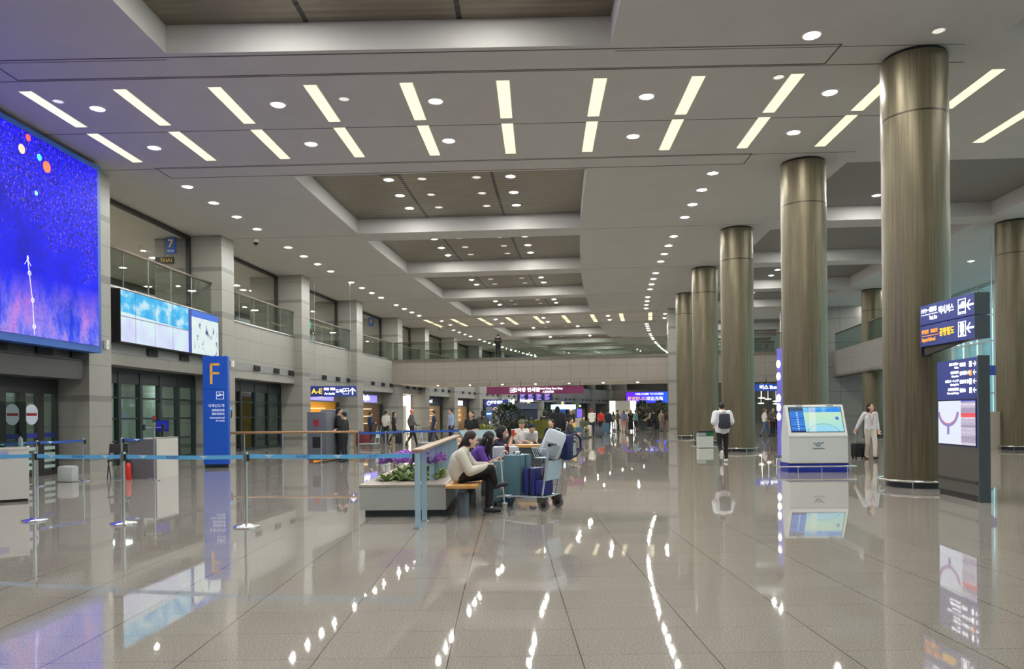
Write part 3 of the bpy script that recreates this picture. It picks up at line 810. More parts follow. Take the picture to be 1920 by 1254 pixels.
left_arrow = [(z * -1, x) for x, z in arrow_poly(.2)]
for z in (.56, .185):
    m_ = MB(); m_.prism(left_arrow, TS(.12, z), .004); m_.build('arrow', 'white_glow', hs)

# floor totem
tt = thing('wayfinding_totem', 'tall navy and grey wayfinding totem with a lit map screen', 'sign', (7.30, 11.76, 0), radians(-5.5))
TL = 1.36
m_ = MB(); m_.box(0, .16, .01, TL, .86, 2.30); m_.build('navy_panel', 'navy_panel', tt)
m_ = MB(); m_.box(0, .16, .01, TL, .10, .86); 
m_.build('grey_panel', mat('totem_grey', (104, 100, 94), .35, .5), tt)
m_ = MB(); m_.box(.02, .15, .02, TL - .02, 0, .10); m_.build('plinth', mat('totem_plinth', (46, 40, 38), .5), tt)
m_ = MB(); m_.box(-.006, .17, -.02, .012, .0, 2.32); m_.build('end_plate', 'sign_side', tt)
m_ = MB(); m_.box(-.02, -.005, .02, TL + .005, .28, .32); m_.build('trim_line', mat('totem_trim', (70, 66, 62), .4, .5), tt)
m_ = MB(); m_.box(.16, .2, -.03, .02, .20, .23); m_.build('latch', 'steel_soft', tt)
def map_material():
    m, nt, b = nodes('map_picture'); q = NB(nt)
    tc = q.n('ShaderNodeTexCoord'); x, y, z = q.xyz(tc.outputs['Object'])
    base = S((226, 232, 246))
    # crescent shaped terminal drawing
    dy = q.m('MULTIPLY', q.m('SUBTRACT', y, .96), .72); dz = q.m('SUBTRACT', z, 1.45)
    r = q.m('SQRT', q.m('ADD', q.m('MULTIPLY', dy, dy), q.m('MULTIPLY', dz, dz)))
    ring = q.m('MULTIPLY', q.m('LESS_THAN', q.m('ABSOLUTE', q.m('SUBTRACT', r, .24)), .028), q.m('LESS_THAN', dz, -.02))
    stem = q.m('MULTIPLY', q.m('LESS_THAN', q.m('ABSOLUTE', dy), .03), q.m('MULTIPLY', q.m('LESS_THAN', dz, -.24), q.m('GREATER_THAN', dz, -.40)))
    col = q.mix(q.m('MAXIMUM', ring, stem), base, S((140, 134, 190)))
    ring2 = q.m('MULTIPLY', q.m('LESS_THAN', q.m('ABSOLUTE', q.m('SUBTRACT', r, .218)), .009), q.m('LESS_THAN', dz, -.05))
    col = q.mix(ring2, col, S((220, 120, 150)))
    # list on the near part
    wn = q.n('ShaderNodeTexWhiteNoise'); wn.noise_dimensions = '1D'
    nt.links.new(q.m('FLOOR', q.m('MULTIPLY', z, 28.0)), wn.inputs['W'])
    rows = q.ramp(wn.outputs['Value'], [(0, S((150, 140, 165))), (.5, S((196, 186, 210))), (1, S((232, 226, 240)))])
    tx = q.m('GREATER_THAN', q.noise(q.vec(0.0, q.m('MULTIPLY', y, 30.0), q.m('MULTIPLY', z, 60.0)), 1.0, 2), .58)
    rows = q.mix(q.m('MULTIPLY', tx, .5), rows, S((110, 100, 130)))
    red = q.m('LESS_THAN', q.m('ABSOLUTE', q.m('SUBTRACT', z, 1.38)), .035)
    rows = q.mix(red, rows, S((235, 90, 100)))
    top = q.m('GREATER_THAN', z, 1.60)
    rows = q.mix(top, rows, S((70, 100, 230)))
    col = q.mix(q.m('LESS_THAN', y, .52), col, rows)
    b.inputs['Base Color'].default_value = (0.02, 0.02, 0.02, 1); b.inputs['Roughness'].default_value = .4
    nt.links.new(col, b.inputs['Emission Color']); b.inputs['Emission Strength'].default_value = 1.05; b.inputs['Specular IOR Level'].default_value = 0.05
map_material()
m_ = MB(); m_.box(-.008, .004, .05, TL - .03, .87, 1.635); m_.build('bezel', 'black', tt)
m_ = MB(); m_.box(-.012, 0, .07, TL - .05, .89, 1.615); m_.build('map_screen', 'map_picture', tt)
rowsT = [(2.20, '화장실', '厕所 お手洗い', 'Toilets', 1, 'white_glow'), (2.06, '안내데스크', '问讯处 案内', 'Information', 0, 'orange_glow'), (1.92, '만남의 장소', '会合点 ミーティング', 'Meeting Point', 0, 'white_glow'), (1.78, '환전소', '两替所 货币兑换', 'Currency Exchange', 0, 'white_glow')]
for z, k1, c1, e1, right, im in rowsT:
    on_side(tt, k1, .07, .56, z, 'white_glow', bold=.002); on_side(tt, c1, .05, .60, z + .025, 'white_glow', 'RIGHT', .001); on_side(tt, e1, .05, .60, z - .035, 'white_glow', 'RIGHT', .001)
    icon_frame(tt, .22, z, .035, .045, [quad(-.02, .02, -.03, .03)], im)
    m_ = MB(); ap = [(-x, zz) for x, zz in left_arrow] if right else left_arrow
    m_.prism([(x * .5, zz * .5) for x, zz in ap], TS(.09, z), .004); m_.build('arrow', 'white_glow', tt)

# ================================================================ TOUCH KIOSK
kp = G(1536, 886); kk = thing('touch_kiosk', 'white information kiosk with a tilted bright touchscreen on a blue plinth', 'kiosk', (7.26, 17.85, 0), radians(-2))
W2 = .70
m_ = MB(); m_.box(-.72, .72, .03, .62, 0, .21); m_.build('plinth', mat('kiosk_blue', (30, 48, 150), .4), kk)
prof = [(0, .215), (0, .88), (.30, 1.62), (.42, 1.62), (.60, .88), (.60, .215)]
def prof_x(m_, pts, x0, x1):
    n = len(pts); vs = [(x0, a, b) for a, b in pts] + [(x1, a, b) for a, b in pts]
    m_.add(vs, [tuple(range(n)), tuple(reversed(range(n, 2 * n)))] + [(i, n + i, n + (i + 1) % n, (i + 1) % n) for i in range(n)])
m_ = MB(); prof_x(m_, prof, -W2, W2); m_.build('body', mat('kiosk_white', (206, 208, 206), .35), kk, bevel=.03)
Tk = Matrix.Translation((0, 0, .88)) @ Matrix.Rotation(-math.atan2(.30, .74), 4, 'X')
def kiosk_material():
    m, nt, b = nodes('kiosk_picture'); q = NB(nt)
    tc = q.n('ShaderNodeTexCoord'); x, y, z = q.xyz(tc.outputs['Object'])
    r = q.m('SQRT', q.m('ADD', q.m('POWER', q.m('SUBTRACT', x, .14), 2.0), q.m('POWER', q.m('MULTIPLY', q.m('SUBTRACT', z, -.10), 1.35), 2.0)))
    base = q.ramp(z, [(0, S((150, 222, 236))), (.35, S((186, 228, 200))), (.62, S((198, 232, 206)))])
    base = q.mix(q.m('MULTIPLY', q.m('LESS_THAN', r, .36), .8), base, S((150, 212, 240)))
    arc = q.m('LESS_THAN', q.m('ABSOLUTE', q.m('SUBTRACT', r, .40)), .016)
    base = q.mix(q.m('MULTIPLY', arc, .55), base, S((110, 150, 160)))
    base = q.mix(q.m('GREATER_THAN', z, .50), base, q.ramp(q.noise(q.vec(x, 0.0, z), 3.0, 3), [(.4, S((30, 140, 235))), (.6, S((130, 205, 240)))]))
    bt = q.m('LESS_THAN', q.m('SQRT', q.m('ADD', q.m('POWER', q.m('SUBTRACT', x, .50), 2.0), q.m('POWER', q.m('SUBTRACT', z, .34), 2.0))), .045)
    base = q.mix(bt, base, S((70, 120, 200)))
    band = q.m('LESS_THAN', q.m('ABSOLUTE', q.m('SUBTRACT', q.m('ADD', x, q.m('MULTIPLY', z, -.1)), -.12)), .08)
    base = q.mix(q.m('MULTIPLY', band, .35), base, S((246, 246, 226)))
    menu = q.m('LESS_THAN', x, -.28)
    wn = q.n('ShaderNodeTexWhiteNoise'); wn.noise_dimensions = '1D'; nt.links.new(q.m('FLOOR', q.m('MULTIPLY', z, 34.0)), wn.inputs['W'])
    mc = q.mix(wn.outputs['Value'], S((20, 90, 190)), S((60, 140, 225)))
    ic = q.m('MULTIPLY', q.m('LESS_THAN', q.m('ABSOLUTE', q.m('SUBTRACT', x, -.44)), .018), q.m('LESS_THAN', q.m('FRACT', q.m('MULTIPLY', z, 17.0)), .55))
    mc = q.mix(ic, mc, S((200, 220, 240)))
    mc = q.mix(q.m('GREATER_THAN', z, .53), mc, S((60, 84, 112)))
    mc = q.mix(q.m('LESS_THAN', z, .025), mc, S((24, 40, 96)))
    base = q.mix(menu, base, mc)
    b.inputs['Base Color'].default_value = (0.02, 0.02, 0.02, 1); b.inputs['Roughness'].default_value = .3
    nt.links.new(base, b.inputs['Emission Color']); b.inputs['Emission Strength'].default_value = 1.0; b.inputs['Specular IOR Level'].default_value = 0.05
kiosk_material()
sc_ = MB(); sc_.box(-.63, .63, 0, .008, -.01, .645); s1 = sc_.build('screen_bezel', 'black', kk); s1.matrix_local = Tk @ Matrix.Translation((0, -.004, .095))
sc_ = MB(); sc_.box(-.615, .615, 0, .006, 0, .63); s1 = sc_.build('touchscreen', 'kiosk_picture', kk); s1.matrix_local = Tk @ Matrix.Translation((0, -.008, .1))
m_ = MB(); m_.box(-W2 + .005, W2 - .005, -.003, .01, .835, .845); m_.build('seam', mat('kiosk_seam', (150, 152, 152), .5), kk)
for x in (-.36, .38):
    m_ = MB(); m_.box(x - .08, x + .08, -.006, .006, .765, .78); o = m_.build('speaker_slot', 'vent_dark', kk); o.matrix_local = Tk
# swirl logo
m_ = MB(); 
sw = [(.075 * (1 - t / 26) * cos(.6 + t * .34) , .055 * (1 - t / 26) * sin(.6 + t * .34)) for t in range(0, 20)]
m_.tube([Vector((x, -.004, .66 + z)) for x, z in reversed(sw)] + [Vector((x, -.004, .66 + z)) for x, z in ((.085, .05), (.115, .065))], .009, 6)
m_.tube([Vector((x, -.004, .66 + z)) for x, z in ((-.115, .06), (-.09, .035), (-.075, .0))], .007, 6)
m_.build('logo', mat('logo_teal', (30, 96, 112), .5), kk)
text('lettering', 'INCHEON AIRPORT', .032, (0, -.004, .575), X90, 'logo_teal', kk)
m_ = MB(); m_.tube([(-.98, .30, .155), (-.98, -.12, .155), (-.93, -.17, .155), (.78, -.17, .155), (.83, -.12, .155), (.83, .55, .155)], .018, 8); m_.build('bumper_rail', 'steel', kk, True)
for x, y in ((-.55, -.17), (0, -.17), (.60, -.17)):
    m_ = MB(); m_.cone((x, y, 0), .012, (x, y, .15), .012, 8); m_.build('rail_foot', 'steel', kk, True)

# ================================================================ ROPE BARRIERS
mat('belt', (104, 184, 236), .55); mat('belt_navy', (40, 84, 168), .55); mat('belt_mark', (196, 222, 240), .6); mat('belt_text', (60, 70, 150), .6)
def stanchion(p, label, group, rz=0.0, h=1.0, big=True):
    r = thing('stanchion', label, 'barrier post', p, rz, group)
    m_ = MB(); m_.lathe([(.175, 0), (.175, .012), (.165, .022), (.07, .034), (.03, .05), (.03, .06)], 32); m_.build('base', 'steel', r, True)
    m_ = MB(); m_.lathe([(.025, .03), (.025, h - .13)], 16); m_.build('pole', 'steel', r, True)
    m_ = MB(); m_.lathe([(.034, h - .14), (.034, h - .02), (.030, h), (.001, h)], 20); m_.build('head', 'steel', r, True)
    m_ = MB(); m_.box(.028, .05, -.03, .03, h - .125, h - .03); m_.build('belt_slot', 'black', r)
    return r
def belt(p0, p1, z, label, material='belt', hgt=.055, group=None, marks=True, sag=.012):
    """webbing from p0 to p1 (x,y)"""
    p0 = Vector((p0[0], p0[1], 0)); p1 = Vector((p1[0], p1[1], 0)); d = p1 - p0; L = d.length; ang = math.atan2(d.y, d.x)
    r = thing('barrier_belt', label, 'belt', (p0.x, p0.y, z), ang, group)
    m_ = MB(); n = 14; vs = []
    def sg(t): return -sag * 4 * t * (1 - t)
    for i in range(n + 1):
        t = i / n; zz = sg(t)
        vs += [(L * t, -.002, zz - hgt / 2), (L * t, .002, zz - hgt / 2), (L * t, .002, zz + hgt / 2), (L * t, -.002, zz + hgt / 2)]
    fs = [(0, 1, 2, 3), tuple(4 * n + k for k in (3, 2, 1, 0))]
    for i in range(n):
        for k in range(4): fs.append((4 * i + k, 4 * i + 4 + k, 4 * i + 4 + (k + 1) % 4, 4 * i + (k + 1) % 4))
    m_.add(vs, fs); m_.build('webbing', material, r)
    if marks:
        k = 0; x = .28
        while x < L - .2:
            z0 = sg(x / L)
            if k % 2 == 0:
                m_ = MB(); w_ = .07
                m_.prism([(x - w_, z0 + .022), (x + w_, z0 + .022), (x + .02, z0 - .004), (x, z0 - .024), (x - .02, z0 - .004)], Matrix.Translation((0, -.0045, 0)), .002)
                m_.build('wing_mark', 'belt_mark', r)
            else:
                text('lettering', 'SECURITY' if k % 4 == 1 else '보  안', .045, (x, -.004, z0), X90, 'belt_text', r, extrude=.0008)
            k += 1; x += .47
    return r
s0, s1_, s2, s3 = G(65, 976), G(232, 982), G(462, 988), Vector((-1.262, 9.70, 0))
stanchion(s0, 'chrome barrier post in front of the white counter by the doors', 'front barrier posts', radians(-3))
stanchion(s1_, 'chrome barrier post in the middle between the two other front posts', 'front barrier posts', radians(-3))
stanchion(s2, 'chrome barrier post in front of the F totem', 'front barrier posts', radians(-3))
ZB = .935
def ends(a, b, off=.04):
    a = Vector(a); b = Vector(b); d = (b - a).normalized(); return a + d * off, b - d * off
e = ends(Vector((-8.4, 11.1, 0)), s0); belt(e[0], e[1], ZB, 'blue barrier belt stretched in front of the white counter', group='front barrier belts')
e = ends(s0, s1_); belt(e[0], e[1], ZB, 'blue barrier belt in front of the stone pilaster and white sack', group='front barrier belts')
e = ends(s1_, s2); belt(e[0], e[1], ZB, 'blue barrier belt crossing in front of the grey counter and F totem', group='front barrier belts')
e = ends(s2, s3, .045); belt(e[0], e[1], ZB + .01, 'blue barrier belt running to the pale blue planter posts', group='front barrier belts')
# rear barriers by the doors and the second counter
q0, q1 = G(70, 911), G(157, 902)
for p_, lb in ((q0, 'steel barrier post close to the automatic doors'), (q1, 'steel barrier post in front of the stone pilaster')): stanchion(p_, lb, 'rear barrier posts')
e = ends(q0, q1); belt(e[0], e[1], .95, 'dark blue barrier belt sloping between posts by the automatic doors', 'belt_navy', group='rear barrier belts')
e = ends(Vector((q0.x - 1.2, q0.y - .9, 0)), q0); belt(e[0], e[1], .95, 'dark blue barrier belt behind the white counter', 'belt_navy', group='rear barrier belts')
q2 = G(229, 899); q3 = Vector((q2.x + .60, q2.y + .3, 0)); stanchion(q2, 'steel barrier post beside the black chair', 'rear barrier posts')
stanchion(q3, 'steel barrier post behind the grey counter', 'rear barrier posts')
e = ends(q2, q3); belt(e[0], e[1], .95, 'short dark blue barrier belt behind the grey counter', 'belt_navy', group='rear barrier belts')
# wooden handrail on thin posts
hr = thing('wooden_handrail', 'long light wooden handrail on thin steel posts beside the F totem', 'railing', (0, 0, 0))
xs = [(428, 22.9), (458, 22.85), (530, 22.7), (602, 22.6), (672, 22.5)]
pts = [AT(x, 811 - (x - 428) * .012, Z) for x, Z in xs]; pts = [Vector((p_.x, p_.y, .98)) for p_ in pts]
m_ = MB(); m_.tube(pts, .035, 8); m_.build('rail', mat('rail_wood', (156, 118, 76), .45, noise=.2), hr, True)
for p_ in pts[1:]:
    m_ = MB(); m_.cone((p_.x, p_.y, 0), .022, (p_.x, p_.y, .96), .022, 10); m_.build('post', 'steel', hr, True)
    m_ = MB(); m_.lathe([(.10, 0), (.10, .012), (.03, .02)], 20, Matrix.Translation((p_.x, p_.y, 0))); m_.build('foot', 'steel', hr, True)
b0, b1, b2, b3 = pts[-1], AT(723, 812, 22.4), AT(755, 812, 24), AT(864, 812, 24.5)
for j, p_ in enumerate((b1, b2)): stanchion((p_.x, p_.y, 0), ('pale steel barrier post right behind the purple flowers', 'pale steel barrier post next to the walking shoppers')[j], 'far barrier posts')
for j, (u, v_) in enumerate(((b0, b1), (b1, b2), (b2, b3))):
    e = ends(Vector((u.x, u.y, 0)), Vector((v_.x, v_.y, 0))); belt(e[0], e[1], .95, ('blue belt from the wooden handrail end to the next post', 'short blue belt in front of the brown shop', 'long blue belt in front of the walking shoppers')[j], 'belt_navy', .07, 'far barrier belts', False)
for j, (x, y) in enumerate(((736, 858), (765, 855), (665, 862))):
    p_ = G(x, y); r = thing('brass_post', f'thin brass barrier post, {nth(j)} of three behind the far belts', 'barrier post', p_, 0, 'brass barrier posts')
    m_ = MB(); m_.cone((0, 0, 0), .022, (0, 0, .95), .022, 8); m_.build('pole', mat('brass', (190, 160, 84), .3, .8), r, True)
    m_ = MB(); m_.lathe([(.14, 0), (.14, .015), (.03, .03)], 16); m_.build('base', 'brass', r, True)

# ================================================================ COUNTERS AND SMALL THINGS BY THE DOORS
cw = thing('white_counter', 'white counter with clear screens beside the automatic doors', 'counter', (-8.68, 13.33, 0), radians(33))
m_ = MB(); m_.box(-2.4, 0, 0, .62, .05, .93); m_.build('body', mat('counter_white', (196, 192, 186), .4), cw)
m_ = MB(); m_.box(-2.38, -.02, .02, .6, 0, .05); m_.build('plinth', 'black', cw)
m_ = MB(); m_.box(-2.42, .01, -.01, .63, .93, .965); m_.build('worktop', mat('counter_top', (206, 203, 198), .35), cw)
for x in (-.75, -1.6):
    m_ = MB(); m_.box(x, x + .72, .10, .108, .965, 1.78); m_.build('clear_screen', glass('screen_tint', (190, 205, 200), .72), cw)
m_ = MB(); m_.box(-.45, -.30, -.013, -.008, .78, .90); m_.build('label_plate', mat('plate', (150, 150, 190), .5), cw)
sb = thing('spray_bottle', 'small white spray bottle standing on the white counter', 'bottle', (-9.02, 13.62, .966))
m_ = MB(); m_.lathe([(.04, 0), (.04, .14), (.015, .17), (.015, .19)], 16); m_.build('bottle_body', 'kiosk_white', sb, True)
m_ = MB(); m_.box(-.03, .03, -.01, .01, .19, .22); m_.cone((0, 0, .22), .01, (0, 0, .27), .01, 6); m_.build('nozzle', 'black', sb)
pt = thing('document_tray', 'pale green document tray standing on the white counter', 'tray', (-9.38, 13.42, .966))
m_ = MB(); m_.box(-.14, .14, -.1, .1, 0, .03); m_.box(-.14, .14, -.1, .1, .06, .085); m_.build('tray_shelf', mat('pale_green', (150, 180, 172), .5), pt)
m_ = MB(); m_.box(-.14, -.13, -.1, .1, 0, .09); m_.box(.13, .14, -.1, .1, 0, .09); m_.build('tray_side', 'pale_green', pt)
gcn = thing('grey_counter', 'grey and white inspection counter beside the dark glazed bay', 'counter', (-8.62, 17.95, 0), radians(-4))
m_ = MB(); m_.box(-.70, 0, 0, .95, 0, .95); m_.build('body', mat('counter_grey', (106, 104, 106), .45), gcn)
m_ = MB(); m_.box(.0, .02, -.01, .97, 0, .985); m_.build('white_side', 'counter_white', gcn)
m_ = MB(); m_.box(-.32, .02, -.01, .97, .95, .985); m_.build('worktop', 'counter_top', gcn)
m_ = MB(); m_.box(-.60, .0, .6, .608, .985, 1.85); m_.build('clear_screen', M_AC, gcn)
mo = thing('blue_monitor', 'dark blue monitor standing on the grey counter', 'monitor', (-8.77, 18.55, .985), radians(-8))
m_ = MB(); m_.box(-.17, .17, 0, .04, .14, .42); m_.build('case', mat('monitor_navy', (26, 34, 110), .4), mo)
m_ = MB(); m_.box(-.16, .16, -.003, 0, .2, .4); m_.build('screen', mat('monitor_scr', (30, 44, 150), .3, emit=(30, 40, 140), es=.3), mo)
m_ = MB(); m_.box(-.1, .1, -.03, .08, 0, .02); m_.box(-.02, .02, .01, .03, .02, .16); m_.build('stand', 'black', mo)
p = G(290, 901)
sp_ = thing('signal_pole', 'thin steel pole with a red signal lamp in front of the grey counter', 'pole', p)
m_ = MB(); m_.cone((0, 0, 0), .02, (0, 0, 1.28), .02, 10); m_.build('pole', 'steel', sp_, True)
m_ = MB(); m_.lathe([(.12, 0), (.12, .015), (.02, .03)], 20); m_.build('base', 'steel', sp_, True)
for nm, z0, z1, c_ in (('yellow_lamp', 1.28, 1.36, (150, 140, 70)), ('green_lamp', 1.36, 1.43, (30, 70, 60)), ('red_lamp', 1.43, 1.51, (160, 44, 36))):
    m_ = MB(); m_.lathe([(.033, z0), (.033, z1)], 16); m_.build(nm, mat(nm, c_, .35), sp_, True)
m_ = MB(); m_.cone((-.22, 0, 1.24), .008, (.2, 0, 1.24), .008, 6); m_.build('cross_arm', 'steel_soft', sp_)
for x in (-.24, .2):
    m_ = MB(); m_.box(x - .02, x + .03, -.03, .03, 1.18, 1.31); m_.build('sensor', 'black', sp_, bevel=.006)
# red extinguisher + black chair + white sack
p = G(241, 899); ex = thing('fire_extinguisher', 'red fire extinguisher standing beside the grey counter', 'extinguisher', p)
m_ = MB(); m_.lathe([(.072, 0), (.075, .01), (.075, .33), (.05, .39), (.02, .41)], 20); m_.build('cylinder_body', mat('ext_red', (200, 48, 32), .35), ex, True)
m_ = MB(); m_.lathe([(.02, .41), (.02, .44)], 10); m_.box(-.02, .07, -.012, .012, .44, .46); m_.build('valve', 'black', ex)
m_ = MB(); m_.tube([(.03, 0, .43), (.09, 0, .40), (.10, 0, .25), (.085, 0, .12)], .01, 6); m_.build('hose', 'black', ex, True)
p = G(221, 897); ch = thing('folding_chair', 'small black folding chair beside the red extinguisher', 'chair', p, radians(20))
m_ = MB(); m_.box(-.2, .2, -.2, .18, .43, .46); m_.build('seat', 'black', ch, bevel=.01)
m_ = MB(); m_.box(-.2, .2, .17, .20, .62, .84); m_.build('backrest', mat('chair_grey', (54, 52, 50), .5), ch, bevel=.01)
for x in (-.19, .19):
    m_ = MB(); m_.cone((x, -.25, 0), .012, (x, .19, .84), .012, 6); m_.build('leg', 'black', ch)
    m_ = MB(); m_.cone((x, .25, 0), .012, (x, -.15, .45), .012, 6); m_.build('leg', 'black', ch)
p = G(128, 903); m_ = MB(); m_.box(-.18, .18, -.14, .14, 0, .37)
tag(m_.build('white_sack', mat('sack', (176, 180, 176), .8, noise=.12, nscale=9), None, True, .05, p), 'lumpy white sack standing at the foot of the stone pilaster', 'sack')
# wall lamps / detectors on pilasters
for j, (x, y, k) in enumerate(((206, 633, 4), (439, 674, 5))):
    a = PIL[k] + .0028; z = 3.5
    o = thing('wall_sensor', ('small white wall sensor on the pilaster beside the big screen', 'small white wall sensor on the pilaster above the F totem')[j], 'sensor', P(262.0, a, z), -a)
    m_ = MB(); m_.box(0, .09, -.07, .07, -.13, .13); m_.build('cover', 'lamp_trim', o, bevel=.02)
    m_ = MB(); m_.cone((.09, 0, -.02), .03, (.13, 0, -.03), .02, 12); m_.build('lens', 'lamp_trim', o)
o = thing('wall_phone', 'black handset hanging on the pilaster beside the F totem', 'phone', P(261.99, PIL[5] + .002, 1.62), -PIL[5])
m_ = MB(); m_.box(0, .04, -.08, .08, .05, .22); m_.build('blue_plate', 'belt', o)
m_ = MB(); m_.tube([(.05, 0, .12), (.07, .02, 0), (.06, 0, -.12), (.05, 0, -.2)], .02, 8); m_.build('handset', 'black', o, True)
# signs in the gallery
g7 = thing('number_sign', 'blue number 7 sign hanging inside the upper gallery', 'sign', P(263.8, .0712, 7.86), 0); g7.scale = (.8, 1, .78)
m_ = MB(); m_.box(-.22, .22, 0, .08, -.38, .38); m_.build('sign_box', 'blue_sign', g7)
text('lettering', '7', .52, (0, -.01, .08), X90, 'gold', g7, bold=.01); text('lettering', '게이트', .13, (0, -.01, -.27), X90, 'white_print', g7)
m_ = MB(); m_.cone((0, .04, .38), .012, (0, .04, .44), .012, 6); m_.build('hanger', 'black', g7)
gt = thing('shop_sign', 'black sign with gold THAI lettering inside the upper gallery', 'sign', P(264.2, .0722, 7.37), 0); gt.scale = (.85, 1, .85)
m_ = MB(); m_.box(-.42, .42, 0, .06, -.15, .15); m_.build('sign_box', 'black', gt); text('lettering', 'THAI', .24, (.08, -.01, 0), X90, 'gold', gt)
m_ = MB(); m_.cone((0, .03, .15), .01, (0, .03, .98), .01, 6); m_.build('hanger', 'black', gt)
e_ = thing('exit_sign', 'green lit exit sign inside the third gallery bay', 'sign', P(264.5, .1290, 6.7), 0)
m_ = MB(); m_.box(-.22, .22, 0, .05, -.2, .2); m_.build('sign_box', mat('exit_green', (90, 225, 190), .5, emit=(90, 235, 200), es=.9), e_)
m_ = MB(); m_.cone((0, .02, .2), .01, (0, .02, 1.5), .01, 6); m_.build('hanger', 'black', e_)
g8 = thing('number_sign', 'dark blue number sign hanging inside the fourth gallery bay', 'sign', P(263.6, .1610, 7.88), 0); g8.scale = (.85, 1, .78)
m_ = MB(); m_.box(-.22, .22, 0, .08, -.38, .38); m_.build('sign_box', 'blue_sign', g8); text('lettering', '8', .5, (0, -.01, .08), X90, 'gold', g8)
m_ = MB(); m_.cone((0, .04, .38), .012, (0, .04, .42), .012, 6); m_.build('hanger', 'black', g8)
# ================================================================ PEOPLE
def rot_to(d):
    return Vector((0, 0, 1)).rotation_difference(Vector(d).normalized()).to_matrix().to_4x4()
BAKE = []
def flesh(name, prims, material, parent, voxel, smooth_it=4):
    """capsules and ellipsoids fused into one continuous skin"""
    m_ = MB()
    for q in prims:
        if q[0] == 'c':
            _, p0, r0, p1, r1 = q; p0 = Vector(p0); p1 = Vector(p1)
            m_.cone(p0, r0, p1, r1, 10); m_.ell(p0, (r0,) * 3, seg=10, rings=6); m_.ell(p1, (r1,) * 3, seg=10, rings=6)
        else:
            _, c, r, T = q; m_.ell(c, r, T, seg=16, rings=10)
    me = bpy.data.meshes.new(name); me.from_pydata(m_.v, [], m_.f); me.materials.append(_M[material] if isinstance(material, str) else material)
    bm = bmesh.new(); bm.from_mesh(me); bmesh.ops.recalc_face_normals(bm, faces=bm.faces); bm.to_mesh(me); bm.free()
    o = bpy.data.objects.new(name, me); C.objects.link(o); o.parent = parent
    r = o.modifiers.new('fuse', 'REMESH'); r.mode = 'VOXEL'; r.voxel_size = voxel; r.use_smooth_shade = True
    if smooth_it:
        sm = o.modifiers.new('smooth', 'SMOOTH'); sm.iterations = smooth_it; sm.factor = .5
    BAKE.append(o); return o
def bake_all():
    bpy.context.view_layer.update(); dg = bpy.context.evaluated_depsgraph_get()
    out = [(o, bpy.data.meshes.new_from_object(o.evaluated_get(dg))) for o in BAKE]
    for o, me in out:
        o.modifiers.clear(); o.data = me
        for p_ in me.polygons: p_.use_smooth = True
def joints(H=1.70, **ov):
    k = H / 1.70
    J = dict(pelvis=(0, 0, .93), waist=(0, 0, 1.07), chest=(0, 0, 1.26), neck=(0, .01, 1.42), head=(0, -.02, 1.585),
             shL=(.165, 0, 1.385), elL=(.215, .02, 1.11), wrL=(.215, -.06, .87), hipL=(.085, 0, .90), knL=(.10, -.02, .49), anL=(.10, .03, .085),
             shR=(-.165, 0, 1.385), elR=(-.215, .02, 1.11), wrR=(-.215, -.06, .87), hipR=(-.085, 0, .90), knR=(-.10, -.02, .49), anR=(-.10, .03, .085))
    J.update(ov)
    return {n: Vector(v) * k for n, v in J.items()}
POSES = {
    'stand': {},
    'stride': dict(knL=(.09, -.16, .50), anL=(.09, -.26, .085), knR=(-.09, .04, .49), anR=(-.09, .26, .13), elL=(.22, .10, 1.13), wrL=(.21, .06, .90), elR=(-.22, -.05, 1.12), wrR=(-.20, -.20, .93)),
    'hold': dict(elL=(.22, .03, 1.12), wrL=(.10, -.22, 1.08), elR=(-.22, .03, 1.12), wrR=(-.10, -.22, 1.10)),
    'pull': dict(elL=(.24, .12, 1.14), wrL=(.26, .20, .90), elR=(-.22, -.02, 1.12), wrR=(-.20, -.14, .92), knL=(.09, -.14, .50), anL=(.09, -.20, .085), knR=(-.09, .03, .49), anR=(-.09, .22, .11)),
    'push': dict(elL=(.20, -.10, 1.14), wrL=(.18, -.33, 1.02), elR=(-.20, -.10, 1.14), wrR=(-.18, -.33, 1.02), knL=(.09, -.12, .50), anL=(.09, -.14, .085)),
    'sit': dict(pelvis=(0, 0, .56), waist=(0, .0, .70), chest=(0, -.03, .88), neck=(0, -.05, 1.03), head=(0, -.10, 1.18), shL=(.16, -.05, .99), shR=(-.16, -.05, .99), elL=(.20, -.12, .74), wrL=(.10, -.36, .68),
                elR=(-.20, -.12, .74), wrR=(-.10, -.36, .68), hipL=(.09, -.02, .54), hipR=(-.09, -.02, .54), knL=(.13, -.42, .54), knR=(-.13, -.42, .54), anL=(.12, -.40, .085), anR=(-.12, -.42, .085)),
}
SK = lambda c: mat('skin%d_%d' % (c[0], c[2]), c, .55)
def cloth(c, r=.8): return mat('cloth_%d_%d_%d' % c, c, r)
